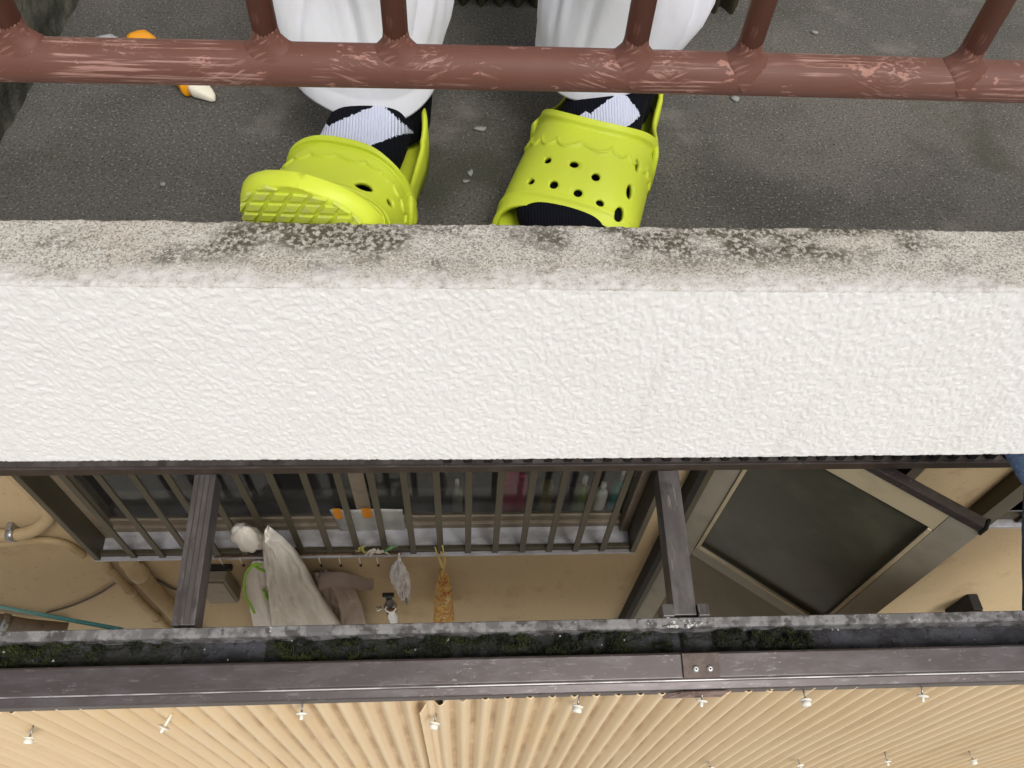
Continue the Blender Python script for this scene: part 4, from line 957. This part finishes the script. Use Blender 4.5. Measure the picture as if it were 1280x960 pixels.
o = bpy.data.objects.new('moss', me); COL.objects.link(o); tag(o, 'dark green moss growing in the gutter trough', 'moss', kind='stuff')
# lumpy silt bed that carries it
nx_, ny_ = 900, 26
Xg, Yg = np.meshgrid(np.linspace(-1.2, .74, nx_), np.linspace(y_tf + .0006, y_r1 - .0006, ny_), indexing='ij')
pk = vnoise((Xg + 3) / .018, Yg / .014, 71) * .65 + vnoise((Xg + 3) / .05, Yg / .03, 72) * .35
Zg = GZ - .0345 + (.020 * np.clip((pk - .4) / .35, 0, 1) + .003 * vnoise(Xg / .003, Yg / .003, 73)) * moss_density(Xg) - .002 * (moss_density(Xg) < .05)
o = sheet('moss_bed', np.stack([Xg, Yg, Zg], -1), mat('dark silt', srgb(38, 38, 36), .8, [(30, I3, .48, .66, srgb(74, 76, 82), .6, 6), (40, I3, .5, .65, (.012, .016, .008), .9, 4), (300, I3, .70, .78, srgb(180, 180, 178), .7, 2)], [(200, I3, .8, .003)]), None)
tag(o, 'lumpy dark silt bed under the gutter moss', 'silt', kind='stuff')
# pale specks and a leaf scrap in the gutter
sp = MB(); rr = random.Random(9)
for px, py in ((519, 812), (752, 806), (67, 826), (187, 800), (285, 825), (5, 815), (645, 790), (660, 791), (1040, 787), (1047, 787), (560, 800), (780, 800), (700, 795), (122, 800), (256, 812), (365, 801)):
    c = at(px, py, Z=GZ - .014); s_ = rr.uniform(.0015, .0032)
    sp.add([c + [s_ * math.cos(q) * rr.uniform(.6, 1.4), s_ * math.sin(q), .0012] for q in np.linspace(0, 2 * PI, 6, endpoint=False)] + [c + [0, 0, .003]], [(0, 1, 6), (1, 2, 6), (2, 3, 6), (3, 4, 6), (4, 5, 6), (5, 0, 6)])
tag(sp.build('debris_specks', chip_mat), 'pale specks of debris scattered along the gutter', 'debris', kind='stuff')

# ================================================================ CORRUGATED FRONT
PITCH = .0427; AMP = .0085; YS = y_lb + .0120
fence = thing('panel_fence', (0, YS, -2.25), 'front screen of tan corrugated sheets fixed below the mossy gutter', 'screen')
def corr(x0, x1, ztop, dy, label, phase=0., ragged=0., zbot=-2.25):
    nx_ = int((x1 - x0) / PITCH * 20); xs_ = np.linspace(x0, x1, nx_); zs_ = np.concatenate([[0, .004], np.linspace(.02, 1, 16)])
    Pg = np.zeros((nx_, len(zs_), 3)); Pg[..., 0] = xs_[:, None]
    zt = ztop - ragged * np.exp(-(xs_ - x0) / .045)
    Pg[..., 2] = zt[:, None] * (1 - zs_) + zbot * zs_
    Pg[..., 1] = (YS + dy - AMP * np.cos(2 * PI * (xs_ + phase) / PITCH))[:, None] + .0005 * np.sin(Pg[..., 2] * 9 + xs_[:, None] * 5) - (.007 * np.exp(-(xs_ - x0) / .05) * (ragged > 0))[:, None]
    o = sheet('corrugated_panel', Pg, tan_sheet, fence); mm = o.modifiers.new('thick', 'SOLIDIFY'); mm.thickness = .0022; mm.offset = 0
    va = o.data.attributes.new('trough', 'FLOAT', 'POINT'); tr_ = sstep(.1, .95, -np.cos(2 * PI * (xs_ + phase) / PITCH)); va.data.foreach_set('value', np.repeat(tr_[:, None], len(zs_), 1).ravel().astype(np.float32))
    o['label'] = label; return o
xl0 = at(4, 898, Y=YS)[0]; xl1 = at(525, 880, Y=YS)[0]
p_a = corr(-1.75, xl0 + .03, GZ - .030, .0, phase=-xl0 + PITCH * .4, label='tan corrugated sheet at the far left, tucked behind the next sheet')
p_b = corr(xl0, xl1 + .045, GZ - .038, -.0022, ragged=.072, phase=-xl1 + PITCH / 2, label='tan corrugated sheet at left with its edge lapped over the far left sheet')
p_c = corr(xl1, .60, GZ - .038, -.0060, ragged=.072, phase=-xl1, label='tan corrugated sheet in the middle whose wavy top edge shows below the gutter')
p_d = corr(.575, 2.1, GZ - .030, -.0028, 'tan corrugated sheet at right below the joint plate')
# capped screws, each on the crest it holds
def screw(px, py, parent, kind):
    c = at(px, py, Y=.345); yc = YS - .012
    a_ = np.array([R_.uniform(-.25, .25), -1, R_.uniform(-.2, .1)])
    if kind == 'long': a_ = np.array([-.55, -1, -.3])
    b_ = MB().lathe([(.0018, -.026), (.0018, 0)] if kind != 'long' else [(.0028, -.026), (.0028, .001)], c, a_, 8)
    b_.lathe([(.0005, -.0020), (.0110, -.0012), (.0114, .0012), (.006, .0022)], c, a_, 14)
    b_.lathe([(.0090, .0023), (.0094, .008), (.0082, .011), (.001, .0115)] if kind == 'cap' else [(.0036, .0023), (.0034, .010), (.001, .0112)], c, a_, 8)
    o_ = b_.build('screw', cream_plastic, parent, loc=c)
    if kind != 'long':
        o_.data.materials.append(steel)
        for f_ in list(o_.data.polygons)[:10]: f_.material_index = 1
for px, py, p_, k in ((37, 922, p_a, 'cap'), (205, 909, p_b, 'long'), (377, 892, p_b, 'pin'), (543, 904, p_c, 'cap'), (722, 883, p_c, 'cap'), (877, 876, p_d, 'pin'), (1007, 875, p_d, 'cap'), (1153, 870, p_d, 'pin2'), (1000, 957, p_d, 'pin'), (1109, 952, p_d, 'pin'), (1216, 950, p_d, 'cap'), (888, 960, p_d, 'pin')):
    screw(px, py, p_, k)
